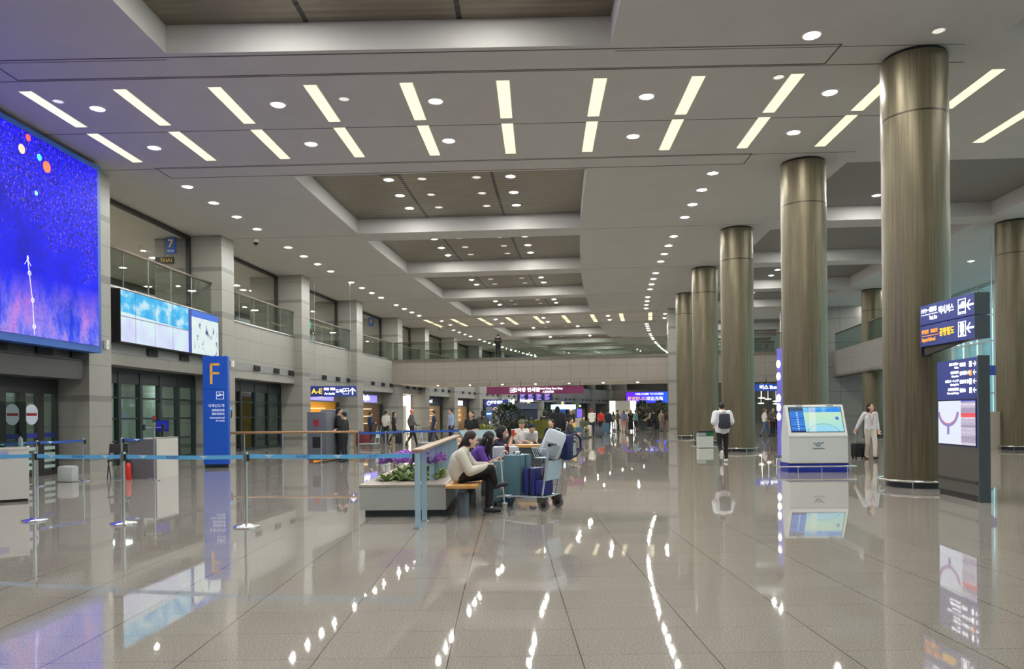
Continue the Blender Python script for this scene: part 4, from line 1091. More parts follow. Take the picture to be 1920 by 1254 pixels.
def hand_prims(wr, el, k, side, curl=.5, grip=None):
    """palm with four fingers and a thumb, growing on from the forearm"""
    d = (wr - el).normalized(); x = d.cross(Vector((0, -1, 0)));
    if x.length < .2: x = d.cross(Vector((1, 0, 0)))
    x = x.normalized(); n = x.cross(d).normalized(); pr = []
    if grip is not None:
        g_ = Vector(grip).normalized(); n = (g_ - d * g_.dot(d)).normalized(); x = d.cross(n).normalized()
    pc = wr + d * .045 * k
    pr.append(('c', wr - d * .01, .026 * k, wr + d * .02 * k, .027 * k))
    for i, off in enumerate((-.027, -.009, .009, .027)):
        a = pc + x * off * k; kn = wr + d * .088 * k + x * off * 1.1 * k
        pr.append(('c', wr + x * off * .6 * k, .017 * k, kn, .0135 * k))
        L = (.042, .048, .045, .034)[i] * k * (1 if side > 0 else 1)
        c1 = (d * cos(curl) + n * sin(curl)); c2 = (d * cos(curl * 2.1) + n * sin(curl * 2.1))
        m1 = kn + c1 * L; m2 = m1 + c2 * L * .8
        pr.append(('c', kn, .0105 * k, m1, .0095 * k)); pr.append(('c', m1, .0095 * k, m2, .008 * k))
    t0 = wr + d * .02 * k - x * .03 * k * side; t1 = t0 + (d * .7 - x * .6 * side + n * .4).normalized() * .04 * k; t2 = t1 + (d * .9 + n * .3).normalized() * .03 * k
    pr.append(('c', t0, .014 * k, t1, .0115 * k)); pr.append(('c', t1, .0115 * k, t2, .0095 * k))
    return pr
def person(label, loc, rz=0.0, H=1.68, pose='stand', top=(200, 200, 200), bottom=(30, 30, 34), hair=(24, 20, 18), skin=(206, 160, 132), style='short', sleeve=1.0,
           shoe=(40, 40, 42), vox=.022, J=None, head_rot=(0, 0), skirt=None, baggy=.02, leg=1.0, group=None, hat=None, face=False, mask=None, curl=.5, grips=(None, None), soleflip=None):
    ov = dict(POSES[pose]); ov.update(J or {}); q = joints(H, **ov); k = H / 1.70
    r = thing('person', label, 'person', loc, rz, group)
    sx = (q['shL'] - q['shR']).normalized()
    hx = (q['hipL'] - q['hipR']).normalized()
    Rh = Matrix.Rotation(head_rot[0], 4, 'Z') @ Matrix.Rotation(head_rot[1], 4, 'X')
    h = q['head']; hd = lambda x, y, z: h + Rh @ Vector((x * k, y * k, z * k))
    body = []
    body.append(('e', h, (.076 * k, .094 * k, .112 * k), Rh)); body.append(('e', hd(0, -.022, -.058), (.054 * k, .066 * k, .060 * k), Rh))
    body.append(('e', hd(0, -.096, -.012), (.013 * k, .018 * k, .024 * k), Rh)); body.append(('e', hd(0, -.088, -.058), (.020 * k, .010 * k, .009 * k), Rh))
    body.append(('e', hd(0, -.078, -.098), (.022 * k, .016 * k, .016 * k), Rh))
    for s in (1, -1):
        body.append(('e', hd(.078 * s, .005, -.015), (.010 * k, .020 * k, .030 * k), Rh)); body.append(('e', hd(.030 * s, -.084, .022), (.020 * k, .010 * k, .008 * k), Rh))
        body.append(('e', hd(.038 * s, -.070, -.035), (.022 * k, .018 * k, .022 * k), Rh))
    body.append(('c', q['neck'] - Vector((0, 0, .03)), .054 * k, hd(0, .012, -.06), .050 * k))
    for s, o in ((1, 'L'), (-1, 'R')):
        v = sx * s * k; w_ = hx * s * k
        body += [('c', q['neck'] + v * .03, .06 * k, q['chest'] + v * .07, .088 * k), ('c', q['chest'] + v * .07, .088 * k, q['waist'] + v * .055, .080 * k), ('c', q['waist'] + v * .055, .08 * k, q['pelvis'] + w_ * .065, .095 * k),
                 ('c', q['neck'] + v * .05 - Vector((0, 0, .02)), .045 * k, q['sh' + o], .050 * k),
                 ('c', q['sh' + o], .048 * k, q['el' + o], .038 * k), ('c', q['el' + o], .037 * k, q['wr' + o], .025 * k),
                 ('c', q['hip' + o], .085 * k, q['kn' + o], .055 * k), ('c', q['kn' + o], .053 * k, q['an' + o], .036 * k)]
        body += hand_prims(q['wr' + o], q['el' + o], k, s, curl, grips[0 if s > 0 else 1])
        body.append(('c', q['an' + o], .036 * k, q['an' + o] + Vector((0, -.10, -.045)) * k, .028 * k))
    b = flesh('body', body, SK(skin), r, vox * .5 if vox < .015 else vox, 2)
    # shirt
    e = baggy * k; sh = []
    for s, o in ((1, 'L'), (-1, 'R')):
        v = sx * s * k; w_ = hx * s * k
        sh += [('c', q['neck'] + v * .045 - Vector((0, 0, .025)), .052 * k + e, q['chest'] + v * .07, .09 * k + e), ('c', q['chest'] + v * .07, .09 * k + e, q['waist'] + v * .06, .083 * k + e * 1.3),
               ('c', q['waist'] + v * .06, .083 * k + e * 1.3, q['pelvis'] + w_ * .062, .098 * k + e * .9),
               ('c', q['neck'] + v * .06 - Vector((0, 0, .03)), .045 * k + e * .6, q['sh' + o], .052 * k + e)]
        if sleeve > 0:
            ue = q['sh' + o].lerp(q['el' + o], min(1, sleeve * 2)); sh.append(('c', q['sh' + o], .052 * k + e, ue, .043 * k + e))
            if sleeve > .5:
                fe = q['el' + o].lerp(q['wr' + o], (sleeve - .5) * 2 * .94); sh.append(('c', q['el' + o], .043 * k + e, fe, .032 * k + e * .6))
    flesh('shirt', sh, cloth(top), r, max(vox * .75, .010), 5)
    pb = []
    if skirt:
        sk = MB(); c0 = q['waist'] - Vector((0, 0, .05)); zb = skirt * k
        prof_ = [(.13, c0.z), (.165, q['pelvis'].z), (.19, (q['pelvis'].z + zb) / 2), (.23, zb)]
        sk.lathe([(a_ * k, b_) for a_, b_ in prof_], 20, Matrix.Translation((c0.x, c0.y, 0)) @ Matrix.Diagonal((1, .75, 1, 1)))
        sk.build('skirt', cloth(bottom), r, True)
    else:
        for s, o in ((1, 'L'), (-1, 'R')):
            w_ = hx * s * k; an = q['kn' + o].lerp(q['an' + o], .93 * leg if leg > .5 else 0.05)
            pb += [('c', q['waist'] + w_ * .045 - Vector((0, 0, .03 * k)), .085 * k, q['pelvis'] + w_ * .065, .104 * k), ('c', q['pelvis'] + w_ * .065, .104 * k, q['hip' + o], .10 * k), ('c', q['hip' + o], .10 * k, q['kn' + o], .068 * k)]
            if leg > .5: pb.append(('c', q['kn' + o], .068 * k, an, .052 * k))
        flesh('trousers', pb, cloth(bottom), r, max(vox * .75, .011), 4)
    for s, o in ((1, 'L'), (-1, 'R')):
        an = q['an' + o]; up = (q['kn' + o] - an).normalized(); fwd = Vector((0, -1, 0)); fwd = (fwd - up * fwd.dot(up) * .85).normalized()
        if soleflip == o: fwd = Vector((0, -.25, -.95)).normalized()
        base = an - up * .035 * k
        if pose != 'sit' and soleflip != o and an.z < .15 * k: base.z = .05 * k
        flesh('shoe', [('c', base - fwd * .035 * k, .042 * k, base + fwd * .07 * k, .044 * k), ('c', base + fwd * .07 * k, .044 * k, base + fwd * .16 * k, .032 * k), ('c', base, .045 * k, an, .043 * k)], cloth(shoe, .5), r, max(vox * .6, .009), 2)
    hp = [('e', hd(0, .022, .026), (.086 * k, .098 * k, .108 * k), Rh)]
    if style in ('long', 'pony', 'bob'):
        hp.append(('e', hd(0, .035, -.02), (.088 * k, .085 * k, .12 * k), Rh))
        if style == 'long':
            for s in (-1, 0, 1): hp += [('c', hd(.052 * s, .055, -.05), .046 * k, hd(.062 * s, .085, -.24), .042 * k), ('c', hd(.062 * s, .085, -.24), .042 * k, hd(.05 * s, .09, -.36), .022 * k)]
        if style == 'pony': hp += [('c', hd(0, .09, -.02), .032 * k, hd(.03, .12, -.16), .036 * k), ('c', hd(.03, .12, -.16), .036 * k, hd(.04, .11, -.30), .018 * k)]
        if style == 'bob':
            for s in (-1, 1): hp.append(('c', hd(.07 * s, .02, 0), .03 * k, hd(.075 * s, .01, -.13), .028 * k))
    if style == 'curtain':   # long hair falling forward over a bowed face
        for s in (-1.5, -.5, .5, 1.5):
            hp += [('c', hd(.045 * s, -.02, .03), .045 * k, hd(.05 * s, -.10, -.13), .045 * k), ('c', hd(.05 * s, -.10, -.13), .045 * k, hd(.045 * s, -.13, -.33), .03 * k), ('c', hd(.05 * s, .05, -.05), .045 * k, hd(.055 * s, .02, -.30), .04 * k)]
    if style != 'bald': flesh('hair', hp, cloth(hair, .6), r, max(vox * .6, .008), 3)
    if hat:
        m_ = MB(); m_.ell(hd(0, .01, .055), (.094 * k, .108 * k, .085 * k), Rh); m_.ell(hd(0, -.12, .05), (.07 * k, .065 * k, .010 * k), Rh); m_.build('hat', cloth(hat), r, True)
    if face:
        for s in (1, -1):
            m_ = MB(); m_.ell(hd(.030 * s, -.0885, .008), (.012 * k, .006 * k, .0055 * k), Rh); m_.build('eye', mat('eye_dark', (30, 22, 20), .2), r, True)
            m_ = MB(); m_.ell(hd(.031 * s, -.0905, .030), (.019 * k, .005 * k, .0035 * k), Rh); m_.build('eyebrow', mat('brow', (44, 32, 28), .7), r, True)
        m_ = MB(); m_.ell(hd(0, -.096, -.057), (.021 * k, .006 * k, .006 * k), Rh); m_.build('mouth', mat('lip', (170, 84, 78), .5), r, True)
    if mask:
        m_ = MB(); m_.ell(hd(0, -.07, -.045), (.058 * k, .045 * k, .048 * k), Rh); m_.build('face_mask', cloth(mask), r, True)
    return r, q, k
def backpack(label, loc, rz, color, scale=1.0, parent=None, straps=True, rot=None):
    r = thing('backpack', label, 'backpack', loc, rz, None, rot)
    r.scale = (scale,) * 3; m = cloth(color, .7)
    dk = cloth(tuple(int(c * .8) for c in color), .7)
    m_ = MB(); m_.box(-.16, .16, 0, .17, 0, .44); m_.build('main_body', m, r, True, .074)
    m_ = MB(); m_.box(-.12, .12, .13, .20, .03, .24); m_.build('front_pocket', dk, r, True, .03)
    for s in (-1, 1):
        m_ = MB(); m_.box(.14 * s - .03, .14 * s + .03, .03, .12, .03, .18); m_.build('side_pocket', dk, r, True, .02)
        if straps: m_ = MB(); m_.tube([(s * .08, .02, .42), (s * .10, -.09, .44), (s * .11, -.22, .36), (s * .12, -.24, .20), (s * .14, -.10, .08), (s * .13, .02, .05)], .020, 8); m_.build('strap', dk, r, True)
    m_ = MB(); m_.tube([(-.04, .04, .43), (-.03, .04, .48), (.03, .04, .48), (.04, .04, .43)], .010, 6); m_.build('grab_handle', dk, r, True)
    m_ = MB(); m_.box(-.11, .11, .152, .158, .27, .285); m_.build('zip', dk, r)
    return r
def suitcase(label, loc, rz, color, size=(.42, .26, .62), handle=.0, group=None, tagc=None, rot=None, wheels=True):
    w_, d_, h_ = size; r = thing('suitcase', label, 'suitcase', loc, rz, group, rot); m = mat('case_%d_%d_%d' % color, color, .38)
    z0 = .06 if wheels else 0.0
    m_ = MB(); m_.box(-w_ / 2, w_ / 2, -d_ / 2, -.008, z0, z0 + h_); m_.build('front_shell', m, r, True, .03)
    m_ = MB(); m_.box(-w_ / 2, w_ / 2, .008, d_ / 2, z0, z0 + h_); m_.build('rear_shell', m, r, True, .03)
    m_ = MB(); m_.box(-w_ / 2 + .012, w_ / 2 - .012, -.012, .012, z0 + .01, z0 + h_ - .01); m_.build('zip_band', 'black', r)
    for i in range(4):
        x = -w_ * .3 + w_ * .2 * i; m_ = MB(); m_.box(x - .008, x + .008, -d_ / 2 - .006, -d_ / 2 + .01, z0 + .06, z0 + h_ - .06); m_.build('rib', m, r, True, .004)
    if wheels:
        for x in (-1, 1):
            for y in (-1, 1):
                m_ = MB(); cx, cy = x * (w_ / 2 - .05), y * (d_ / 2 - .05); m_.cone((cx - .012, cy, .03), .03, (cx + .012, cy, .03), .03, 14); m_.build('wheel', 'black', r, True)
                m_ = MB(); m_.box(cx - .02, cx + .02, cy - .018, cy + .018, .035, .07); m_.build('wheel_fork', 'black', r)
    m_ = MB(); m_.tube([(-.06, 0, z0 + h_), (-.06, 0, z0 + h_ + .03), (.06, 0, z0 + h_ + .03), (.06, 0, z0 + h_)], .010, 6); m_.build('grab_handle', 'black', r, True)
    if handle:
        zt = z0 + h_
        m_ = MB(); m_.tube([(-.08, d_ * .3, zt - .02), (-.08, d_ * .3, zt + handle), (.08, d_ * .3, zt + handle), (.08, d_ * .3, zt - .02)], .009, 8); m_.build('telescopic_handle', 'steel_soft', r, True)
    if tagc:
        m_ = MB(); m_.box(.02, .05, -d_ / 2 - .012, -d_ / 2 - .008, z0 + h_ - .16, z0 + h_ - .02); m_.build('luggage_tag', cloth(tagc), r)
    return r

# ---- hero figures
# woman in cream sweater on the bench, legs crossed, looking at her phone (she faces +X)
def local_from_world(base, rz):
    M = Matrix.Translation(base) @ Matrix.Rotation(rz, 4, 'Z'); Mi = M.inverted()
    return lambda x, y, z: tuple(Mi @ Vector((x, y, z)))
def hero_sit(label, Zc, W, **kw):
    base = Vector((W['pelvis'][0], Zc, 0)); L = local_from_world(base, pi / 2); J = {n: L(v[0], Zc + v[1], v[2]) for n, v in W.items()}
    return person(label, base, pi / 2, 1.70, 'sit', J=J, vox=.012, **kw)
# world x, offset in depth, z : 'R' side is towards the camera
W1 = dict(pelvis=(-.83, 0, .585), waist=(-.865, 0, .68), chest=(-.83, 0, .82), neck=(-.755, 0, .945), head=(-.645, 0, 1.10), shL=(-.775, .155, .905), shR=(-.79, -.155, .885),
          elL=(-.62, .17, .69), wrL=(-.42, .06, .72), elR=(-.66, -.19, .645), wrR=(-.43, -.05, .70), hipL=(-.80, .085, .56), hipR=(-.80, -.085, .56),
          knL=(-.37, .04, .57), anL=(-.40, -.02, .10), knR=(-.36, -.03, .67), anR=(-.30, .02, .44))
p1, q1_, k1 = hero_sit('woman in cream sweater sitting cross-legged on the wooden bench, looking at her phone', 11.0, W1, top=(206, 200, 188), bottom=(20, 20, 22), hair=(40, 28, 26), skin=(226, 186, 166), style='pony', shoe=(34, 36, 48), baggy=.032, face=True, head_rot=(0, radians(18)), grips=((0, 0, -1), (0, 0, -1)), curl=.7)
W2_ = dict(pelvis=(-.66, 0, .575), waist=(-.68, 0, .68), chest=(-.61, 0, .83), neck=(-.53, 0, .945), head=(-.43, 0, 1.06), shL=(-.56, .15, .90), shR=(-.57, -.15, .88),
           elL=(-.44, .16, .68), wrL=(-.30, .05, .72), elR=(-.47, -.18, .66), wrR=(-.30, -.06, .72), hipL=(-.63, .085, .555), hipR=(-.63, -.085, .555),
           knL=(-.24, .10, .56), anL=(-.26, .10, .10), knR=(-.22, -.10, .56), anR=(-.24, -.10, .10))
person_2 = hero_sit('woman in purple top with long black hair falling over her face, sitting on the bench', 12.25, W2_, top=(92, 58, 150), bottom=(24, 24, 28), hair=(14, 12, 14), skin=(205, 158, 134), style='curtain', shoe=(30, 30, 34), sleeve=.5, head_rot=(0, radians(35)), face=True, curl=.7)
W3 = dict(pelvis=(-.42, 0, .585), waist=(-.44, 0, .69), chest=(-.39, 0, .86), neck=(-.32, 0, .985), head=(-.225, 0, 1.135), shL=(-.35, .155, .95), shR=(-.36, -.155, .93),
          elL=(-.17, .13, .80), wrL=(-.08, .02, 1.0), elR=(-.12, -.18, .80), wrR=(-.06, -.05, 1.02), hipL=(-.39, .085, .565), hipR=(-.39, -.085, .565),
          knL=(.02, .10, .57), anL=(.0, .10, .10), knR=(.02, -.10, .57), anR=(.0, -.10, .10))
person_3 = hero_sit('person in navy shirt with short black hair, sitting on the bench raising both hands', 13.7, W3, top=(24, 28, 56), bottom=(30, 32, 40), hair=(16, 15, 18), skin=(206, 162, 138), style='bob', shoe=(30, 30, 34), sleeve=.5, face=True, mask=(215, 215, 215), head_rot=(0, radians(8)), curl=.8)
ph = thing('smartphone', 'black smartphone in the hands of the woman in cream sweater', 'phone', (-.335, 11.0, .715), 0, None, (0, radians(-25), 0))
m_ = MB(); m_.box(-.07, .07, -.036, .036, 0, .009); m_.build('case', 'black', ph, bevel=.003)
m_ = MB(); m_.box(-.062, .062, -.032, .032, .009, .0105); m_.build('screen', mat('phone_scr', (60, 70, 90), .1, emit=(120, 140, 170), es=.4), ph)
ph = thing('smartphone', 'white smartphone in the hands of the woman in purple top', 'phone', (-.205, 12.25, .735), 0, None, (0, radians(-25), 0))
m_ = MB(); m_.box(-.075, .075, -.038, .038, 0, .009); m_.build('case', cloth((225, 222, 218)), ph, bevel=.003)
m_ = MB(); m_.box(-.066, .066, -.034, .034, .009, .0105); m_.build('screen', 'phone_scr', ph)
dr = thing('drink_cup', 'small red and white drink cup held by the person in navy shirt', 'cup', (-.035, 13.62, 1.08), 0)
m_ = MB(); m_.lathe([(.026, 0), (.034, .10)], 18); m_.build('cup_body', cloth((205, 70, 60)), dr, True); m_ = MB(); m_.lathe([(.036, .10), (.034, .112)], 18); m_.build('lid', cloth((230, 230, 228)), dr, True)

# man with backpack walking away
p = G(1355, 866)
JB = dict(knR=(-.10, -.02, .49), anR=(-.10, .02, .085), knL=(.095, .02, .48), anL=(.10, .26, .30), elL=(.25, .04, 1.13), wrL=(.17, -.16, 1.02), elR=(-.25, .04, 1.13), wrR=(-.17, -.16, 1.02), head=(0, -.05, 1.57), shL=(.185, 0, 1.38), shR=(-.185, 0, 1.38))
pm, qm, km = person('man in oversized white t-shirt and black trousers walking away with a dark backpack', (p.x, p.y, 0), radians(180), 1.74, 'stride', J=JB, top=(222, 222, 226), bottom=(20, 20, 22), hair=(22, 20, 20), skin=(200, 150, 122), sleeve=.46, baggy=.055, shoe=(226, 226, 224), vox=.014, soleflip='L', head_rot=(0, radians(14)), curl=.8)
backpack('dark grey backpack worn by the man in the white t-shirt', (p.x, p.y - .145, .98), radians(180), (52, 54, 66), 1.0, None, True)
# woman in white walking with a black trolley bag
p = G(1632, 861)
JW = dict(knL=(.05, -.20, .50), anL=(.0, -.30, .10), knR=(-.07, -.0, .49), anR=(-.06, .16, .10), elR=(-.27, .10, 1.14), wrR=(-.36, .14, .93), elL=(.225, .03, 1.12), wrL=(.23, -.04, .89), hipL=(.085, 0, .92), hipR=(-.085, 0, .92))
pw, qw, kw_ = person('woman in white blouse and cream trousers with a red lanyard, pulling a black bag', (p.x, p.y, 0), radians(0), 1.68, 'stride', J=JW, top=(214, 212, 214), bottom=(196, 186, 174), hair=(42, 28, 26), skin=(220, 172, 148), style='long', shoe=(34, 32, 34), vox=.012, face=True, head_rot=(radians(32), radians(-6)), baggy=.016)
m_ = MB(); m_.tube([(-.055, -.02, 1.40), (-.06, -.115, 1.30), (-.02, -.128, 1.12), (0, -.128, 1.02), (.02, -.128, 1.12), (.06, -.115, 1.30), (.055, -.02, 1.40)], .006, 6); o = m_.build('lanyard', cloth((196, 84, 84)), pw, True)
m_ = MB(); m_.box(-.025, .025, -.137, -.130, .92, 1.0); m_.build('id_card', cloth((226, 224, 224)), pw)
m_ = MB(); m_.tube([Vector((.058 * cos(t * pi / 8), .004 + .058 * sin(t * pi / 8), 1.425 + .01 * cos(t * pi / 4))) for t in range(16)], .017, 6, True); m_.build('neck_scarf', cloth((200, 70, 44)), pw, True)
bg = suitcase('black cabin trolley bag pulled by the woman in the white blouse', (p.x - .20, p.y + .30, 0), radians(8), (20, 20, 22), (.40, .26, .42), .42)

# ================================================================ PLANTER, BENCHES
mat('granite_block', (172, 172, 168), .5, noise=.22, nscale=60); mat('granite_top', (164, 153, 140), .4, noise=.12, nscale=40); mat('soil', (48, 38, 30), .9, noise=.3)
mat('bench_wood', (196, 146, 84), .42, noise=.14, nscale=8); mat('handrail_wood', (158, 130, 104), .4, noise=.14, nscale=9); mat('post_blue', (172, 206, 224), .35, .3)
mat('leg_grey', (104, 110, 116), .4, .3)
pl = thing('stone_planter', 'long low granite planter with purple flowers', 'planter', (-2.25, 10.75, 0), 0)
m_ = MB(); m_.box(0, 1.25, 0, .28, .10, .44); m_.box(0, .22, .28, 9.0, .10, .44); m_.box(1.0, 1.25, .28, 9.0, .10, .44); m_.box(.2, 1.02, 8.75, 9.0, .10, .44); m_.build('granite_wall', 'granite_block', pl, bevel=.006)
m_ = MB(); m_.box(-.01, 1.26, -.01, .62, .44, .468); m_.box(-.01, .26, .6, 9.0, .44, .468); m_.box(.94, 1.26, .6, 9.0, .44, .468); m_.build('coping', 'granite_top', pl)
m_ = MB(); m_.box(.07, 1.18, .08, 8.9, 0, .10); m_.build('recessed_plinth', mat('plinth_teal', (62, 72, 78), .5), pl)
m_ = MB(); m_.box(.2, 1.02, .3, 8.76, .30, .42); m_.build('soil', 'soil', pl)
def leaf(m_, base, d, L, w_, droop=.35):
    d = Vector(d).normalized(); side = d.cross(Vector((0, 0, 1)))
    side = side.normalized() if side.length > .05 else Vector((1, 0, 0)); up = side.cross(d)
    pts = []
    for i, (t, ww) in enumerate(((0, .2), (.35, 1), (.7, .8), (1, .05))):
        c = base + d * (L * t) - Vector((0, 0, droop * L * t * t)); pts.append((c - side * (w_ * ww / 2), c + up * (-.12 * w_ * ww), c + side * (w_ * ww / 2)))
    vs = [v for tr in pts for v in tr]; fs = []
    for i in range(3):
        a = 3 * i; fs += [(a, a + 1, a + 4, a + 3), (a + 1, a + 2, a + 5, a + 4)]
    m_.add(vs, fs)
mat('leaf_fresh', (140, 164, 96), .5, noise=.35, nscale=25); mat('leaf_dark', (46, 62, 38), .55, noise=.35, nscale=12); mat('leaf_yellow', (140, 140, 70), .55, noise=.3, nscale=10); mat('petal', (202, 142, 226), .6, noise=.25, nscale=60); mat('petal_deep', (160, 98, 200), .6, noise=.2, nscale=60)
spots = []
for row in range(9):
    for c_ in range(4 if row < 5 else 3):
        spots.append((-1.96 + .235 * c_ + RND.uniform(-.04, .04), 11.42 + .30 * row + RND.uniform(-.04, .04)))
for i, (x, y) in enumerate(spots):
    r = thing('flowering_plant', f'purple-flowered leafy plant, {nth(i)} counted from the front end of the granite planter', 'flower', (x, y, .42), RND.uniform(0, 6), 'flowers in the granite planter'); r.scale = (1.35, 1.35, 1.35)
    m_ = MB()
    for j in range(22):
        u = j * 2.4; e_ = RND.uniform(.25, 1.1); leaf(m_, Vector((0, 0, .02)), (cos(u) * cos(e_), sin(u) * cos(e_), sin(e_)), RND.uniform(.13, .21), .05)
    m_.build('foliage', 'leaf_fresh', r, True)
    if i % 5 != 4:
        m_ = MB()
        for j in range(85):
            u = RND.uniform(0, 6.28); rr = .085 * sqrt(RND.random()); c = Vector((rr * cos(u), rr * sin(u), .25 + .07 * RND.random() - rr * .4))
            for q in range(3):
                v = u + q * 2.1; leaf(m_, c, (cos(v), sin(v), .5), .032, .024, .1)
        m_.build('blossoms', 'petal' if i % 3 else 'petal_deep', r)
gr = thing('planter_railing', 'pale blue posted railing with wooden top along the granite planter', 'railing', (-1.27, 9.7, 0))
m_ = MB(); m_.box(-.08, .08, -.02, 6.6, .99, 1.025); m_.build('wooden_top', 'handrail_wood', gr, bevel=.012)
m_ = MB(); m_.box(-.02, .02, 0, 6.5, .965, .99); m_.build('under_rail', 'steel_soft', gr)
for y, z0 in [(0, 0), (.70, 0)] + [(1.66 + .74 * j, .468) for j in range(7)]:
    m_ = MB(); m_.box(-.036, .036, y - .012, y + .012, z0, .97); m_.build('post', 'post_blue', gr)
    m_ = MB(); m_.lathe([(.07, z0), (.07, z0 + .012), (.03, z0 + .016)], 18, Matrix.Translation((0, y, 0))); m_.build('foot_plate', 'steel', gr, True)
m_ = MB(); m_.box(-.06, -.035, -.03, .03, .86, .965); m_.build('belt_clip', 'black', gr)
def bench(label, loc, rz, L, W=.46):
    r = thing('wooden_bench', label, 'bench', loc, rz); m_ = MB(); m_.box(-W / 2, W / 2, 0, L, .425, .468); m_.build('seat', 'bench_wood', r, bevel=.008)
    m_ = MB(); m_.box(-.05, .05, .1, L - .1, .36, .425); m_.build('beam', 'leg_grey', r)
    y = .3
    while y < L:
        m_ = MB(); m_.lathe([(.085, 0), (.085, .34), (.07, .36)], 24, Matrix.Translation((0, y, 0))); m_.build('leg', 'leg_grey', r, True); y += 1.35
    return r
bench('wooden bench with grey cylinder legs beside the granite planter', (-.76, 10.5, 0), radians(-1), 2.6)
bench('wooden bench further along the granite planter under the person in navy', (-.55, 13.15, 0), radians(-3), 2.4)
tb = thing('planter_box', 'dark grey planter box with an orange wooden top plank behind the luggage trolley', 'planter', AT(975, 836, 18.0) * 1.0, radians(-3)); tb.location.z = 0
m_ = MB(); m_.box(-.40, .52, 0, .5, 0, .66); m_.build('box', mat('box_dark', (60, 66, 70), .5), tb); m_ = MB(); m_.box(-.42, .54, -.03, .53, .66, .72); m_.build('top_plank', 'bench_wood', tb)
sl = thing('info_shelf', 'tilted teal-grey board on a stand behind the seated women', 'board', AT(898, 822, 16.5), radians(35)); sl.location.z = 0
m_ = MB(); m_.box(-.05, .05, -.05, .05, 0, .95); m_.build('stand', 'leg_grey', sl); m_ = MB(); m_.box(-.45, .45, -.02, .02, -.14, .14, Matrix.Translation((0, 0, 1.02)) @ Matrix.Rotation(radians(-50), 4, 'X')); m_.build('board', mat('board_teal', (120, 144, 148), .5), sl)

# ================================================================ LUGGAGE TROLLEY (local +Y is forward)
TP = Vector((.545, 11.50, 0)); TR = radians(62)
TM = Matrix.Translation(TP) @ Matrix.Rotation(TR, 4, 'Z')
tr = thing('luggage_trolley', 'steel airport luggage trolley loaded with suitcases and bags', 'trolley', TP, TR)
def tch(m_, n, mt, sm=False, parent=None): return m_.build(n, mt, parent or tr, sm)
for s in (-1, 1):
    x = .255 * s
    wf = MB(); wf.cone((x - .022, 0, .088), .088, (x + .022, 0, .088), .088, 24); w_ = tch(wf, 'rear_wheel', mat('rubber', (110, 110, 112), .6), True)
    m_ = MB(); m_.cone((x - .026, 0, .088), .045, (x + .026, 0, .088), .045, 16); m_.build('hub', mat('hub_dark', (36, 36, 38), .4), w_, True)
    m_ = MB(); m_.box(x - .032, x + .032, -.06, .10, .12, .205); tch(m_, 'wheel_fender', mat('fender', (74, 70, 66), .5))
    m_ = MB(); m_.tube([(x, .03, .19), (x, -.02, .50), (x, -.09, .95), (x * .96, -.12, 1.0)], .016, 10); tch(m_, 'upright', mat('trolley_steel', (200, 214, 220), .3, .7), True)
    m_ = MB(); m_.tube([(x, -.02, .20), (x * .9, .45, .20), (x * .55, .88, .16)], .016, 8); tch(m_, 'deck_rail', 'trolley_steel', True)
    wf = MB(); x2 = .07 * s; wf.cone((x2 - .018, .80, .06), .06, (x2 + .018, .80, .06), .06, 18); w_ = tch(wf, 'front_wheel', mat('wheel_blue', (50, 84, 120), .4), True)
    m_ = MB(); m_.cone((x2 - .022, .80, .06), .025, (x2 + .022, .80, .06), .025, 12); m_.build('hub', 'steel_soft', w_, True)
    m_ = MB(); m_.cone((x * .82 - 0, -.12, 1.0), .026, (x * 1.25, -.13, 1.0), .026, 12); tch(m_, 'grip', 'black', True)
m_ = MB(); m_.tube([(-.255, -.12, 1.0), (.255, -.12, 1.0)], .014, 8); tch(m_, 'handle_bar', 'leg_grey', True)
m_ = MB(); m_.box(-.24, .24, -.012, .0, .46, .76, Matrix.Translation((0, .04, 0)) @ Matrix.Rotation(radians(8), 4, 'X')); tch(m_, 'ad_panel', mat('panel_pale', (176, 200, 216), .5))
m_ = MB()
for i in range(9): m_.cone((-.22 + .055 * i, .0, .205), .006, (-.15 + .0375 * i, .86, .175), .006, 5)
m_.tube([(-.24, .0, .2), (.24, 0, .2)], .012, 6); m_.tube([(-.14, .86, .17), (.14, .86, .17)], .012, 6)
tch(m_, 'deck_grate', 'trolley_steel')
m_ = MB(); m_.tube([(-.255, -.05, .80), (-.25, .14, .80), (.25, .14, .80), (.255, -.05, .80)], .008, 6)
m_.tube([(-.255, -.08, .93), (-.25, .20, .95), (.25, .20, .95), (.255, -.08, .93)], .008, 6)
for i in range(9): m_.cone((-.24 + .06 * i, .14, .80), .005, (-.24 + .06 * i, .20, .95), .005, 5)
m_.box(-.24, .24, -.05, .14, .795, .803); tch(m_, 'wire_basket', 'trolley_steel')
def on_trolley(x, y, z): return TM @ Vector((x, y, z))
suitcase('large teal hard-shell suitcase standing on the luggage trolley', on_trolley(0, .58, .215), TR + radians(90), (88, 122, 136), (.30, .40, .62), 0, tagc=(200, 120, 130), wheels=False)
suitcase('small navy soft suitcase squeezed behind the teal case on the trolley', on_trolley(.03, .29, .215), TR, (44, 50, 116), (.40, .20, .42), 0, tagc=(200, 130, 160), wheels=False)
db = thing('duffel_bag', 'low royal blue duffel bag at the rear of the luggage trolley deck', 'bag', on_trolley(.02, .12, .213), TR)
m_ = MB(); m_.box(-.20, .20, -.07, .07, 0, .24); m_.build('bag_body', cloth((40, 44, 120)), db, True, .05); m_ = MB(); m_.tube([(-.1, 0, .23), (-.08, 0, .30), (.08, 0, .30), (.1, 0, .23)], .01, 6); m_.build('handle', 'black', db, True)
suitcase('grey-teal suitcase with raised handle standing beside the bench', (-.20, 12.1, 0), radians(10), (112, 142, 152), (.36, .24, .66), .0, tagc=(210, 150, 160))
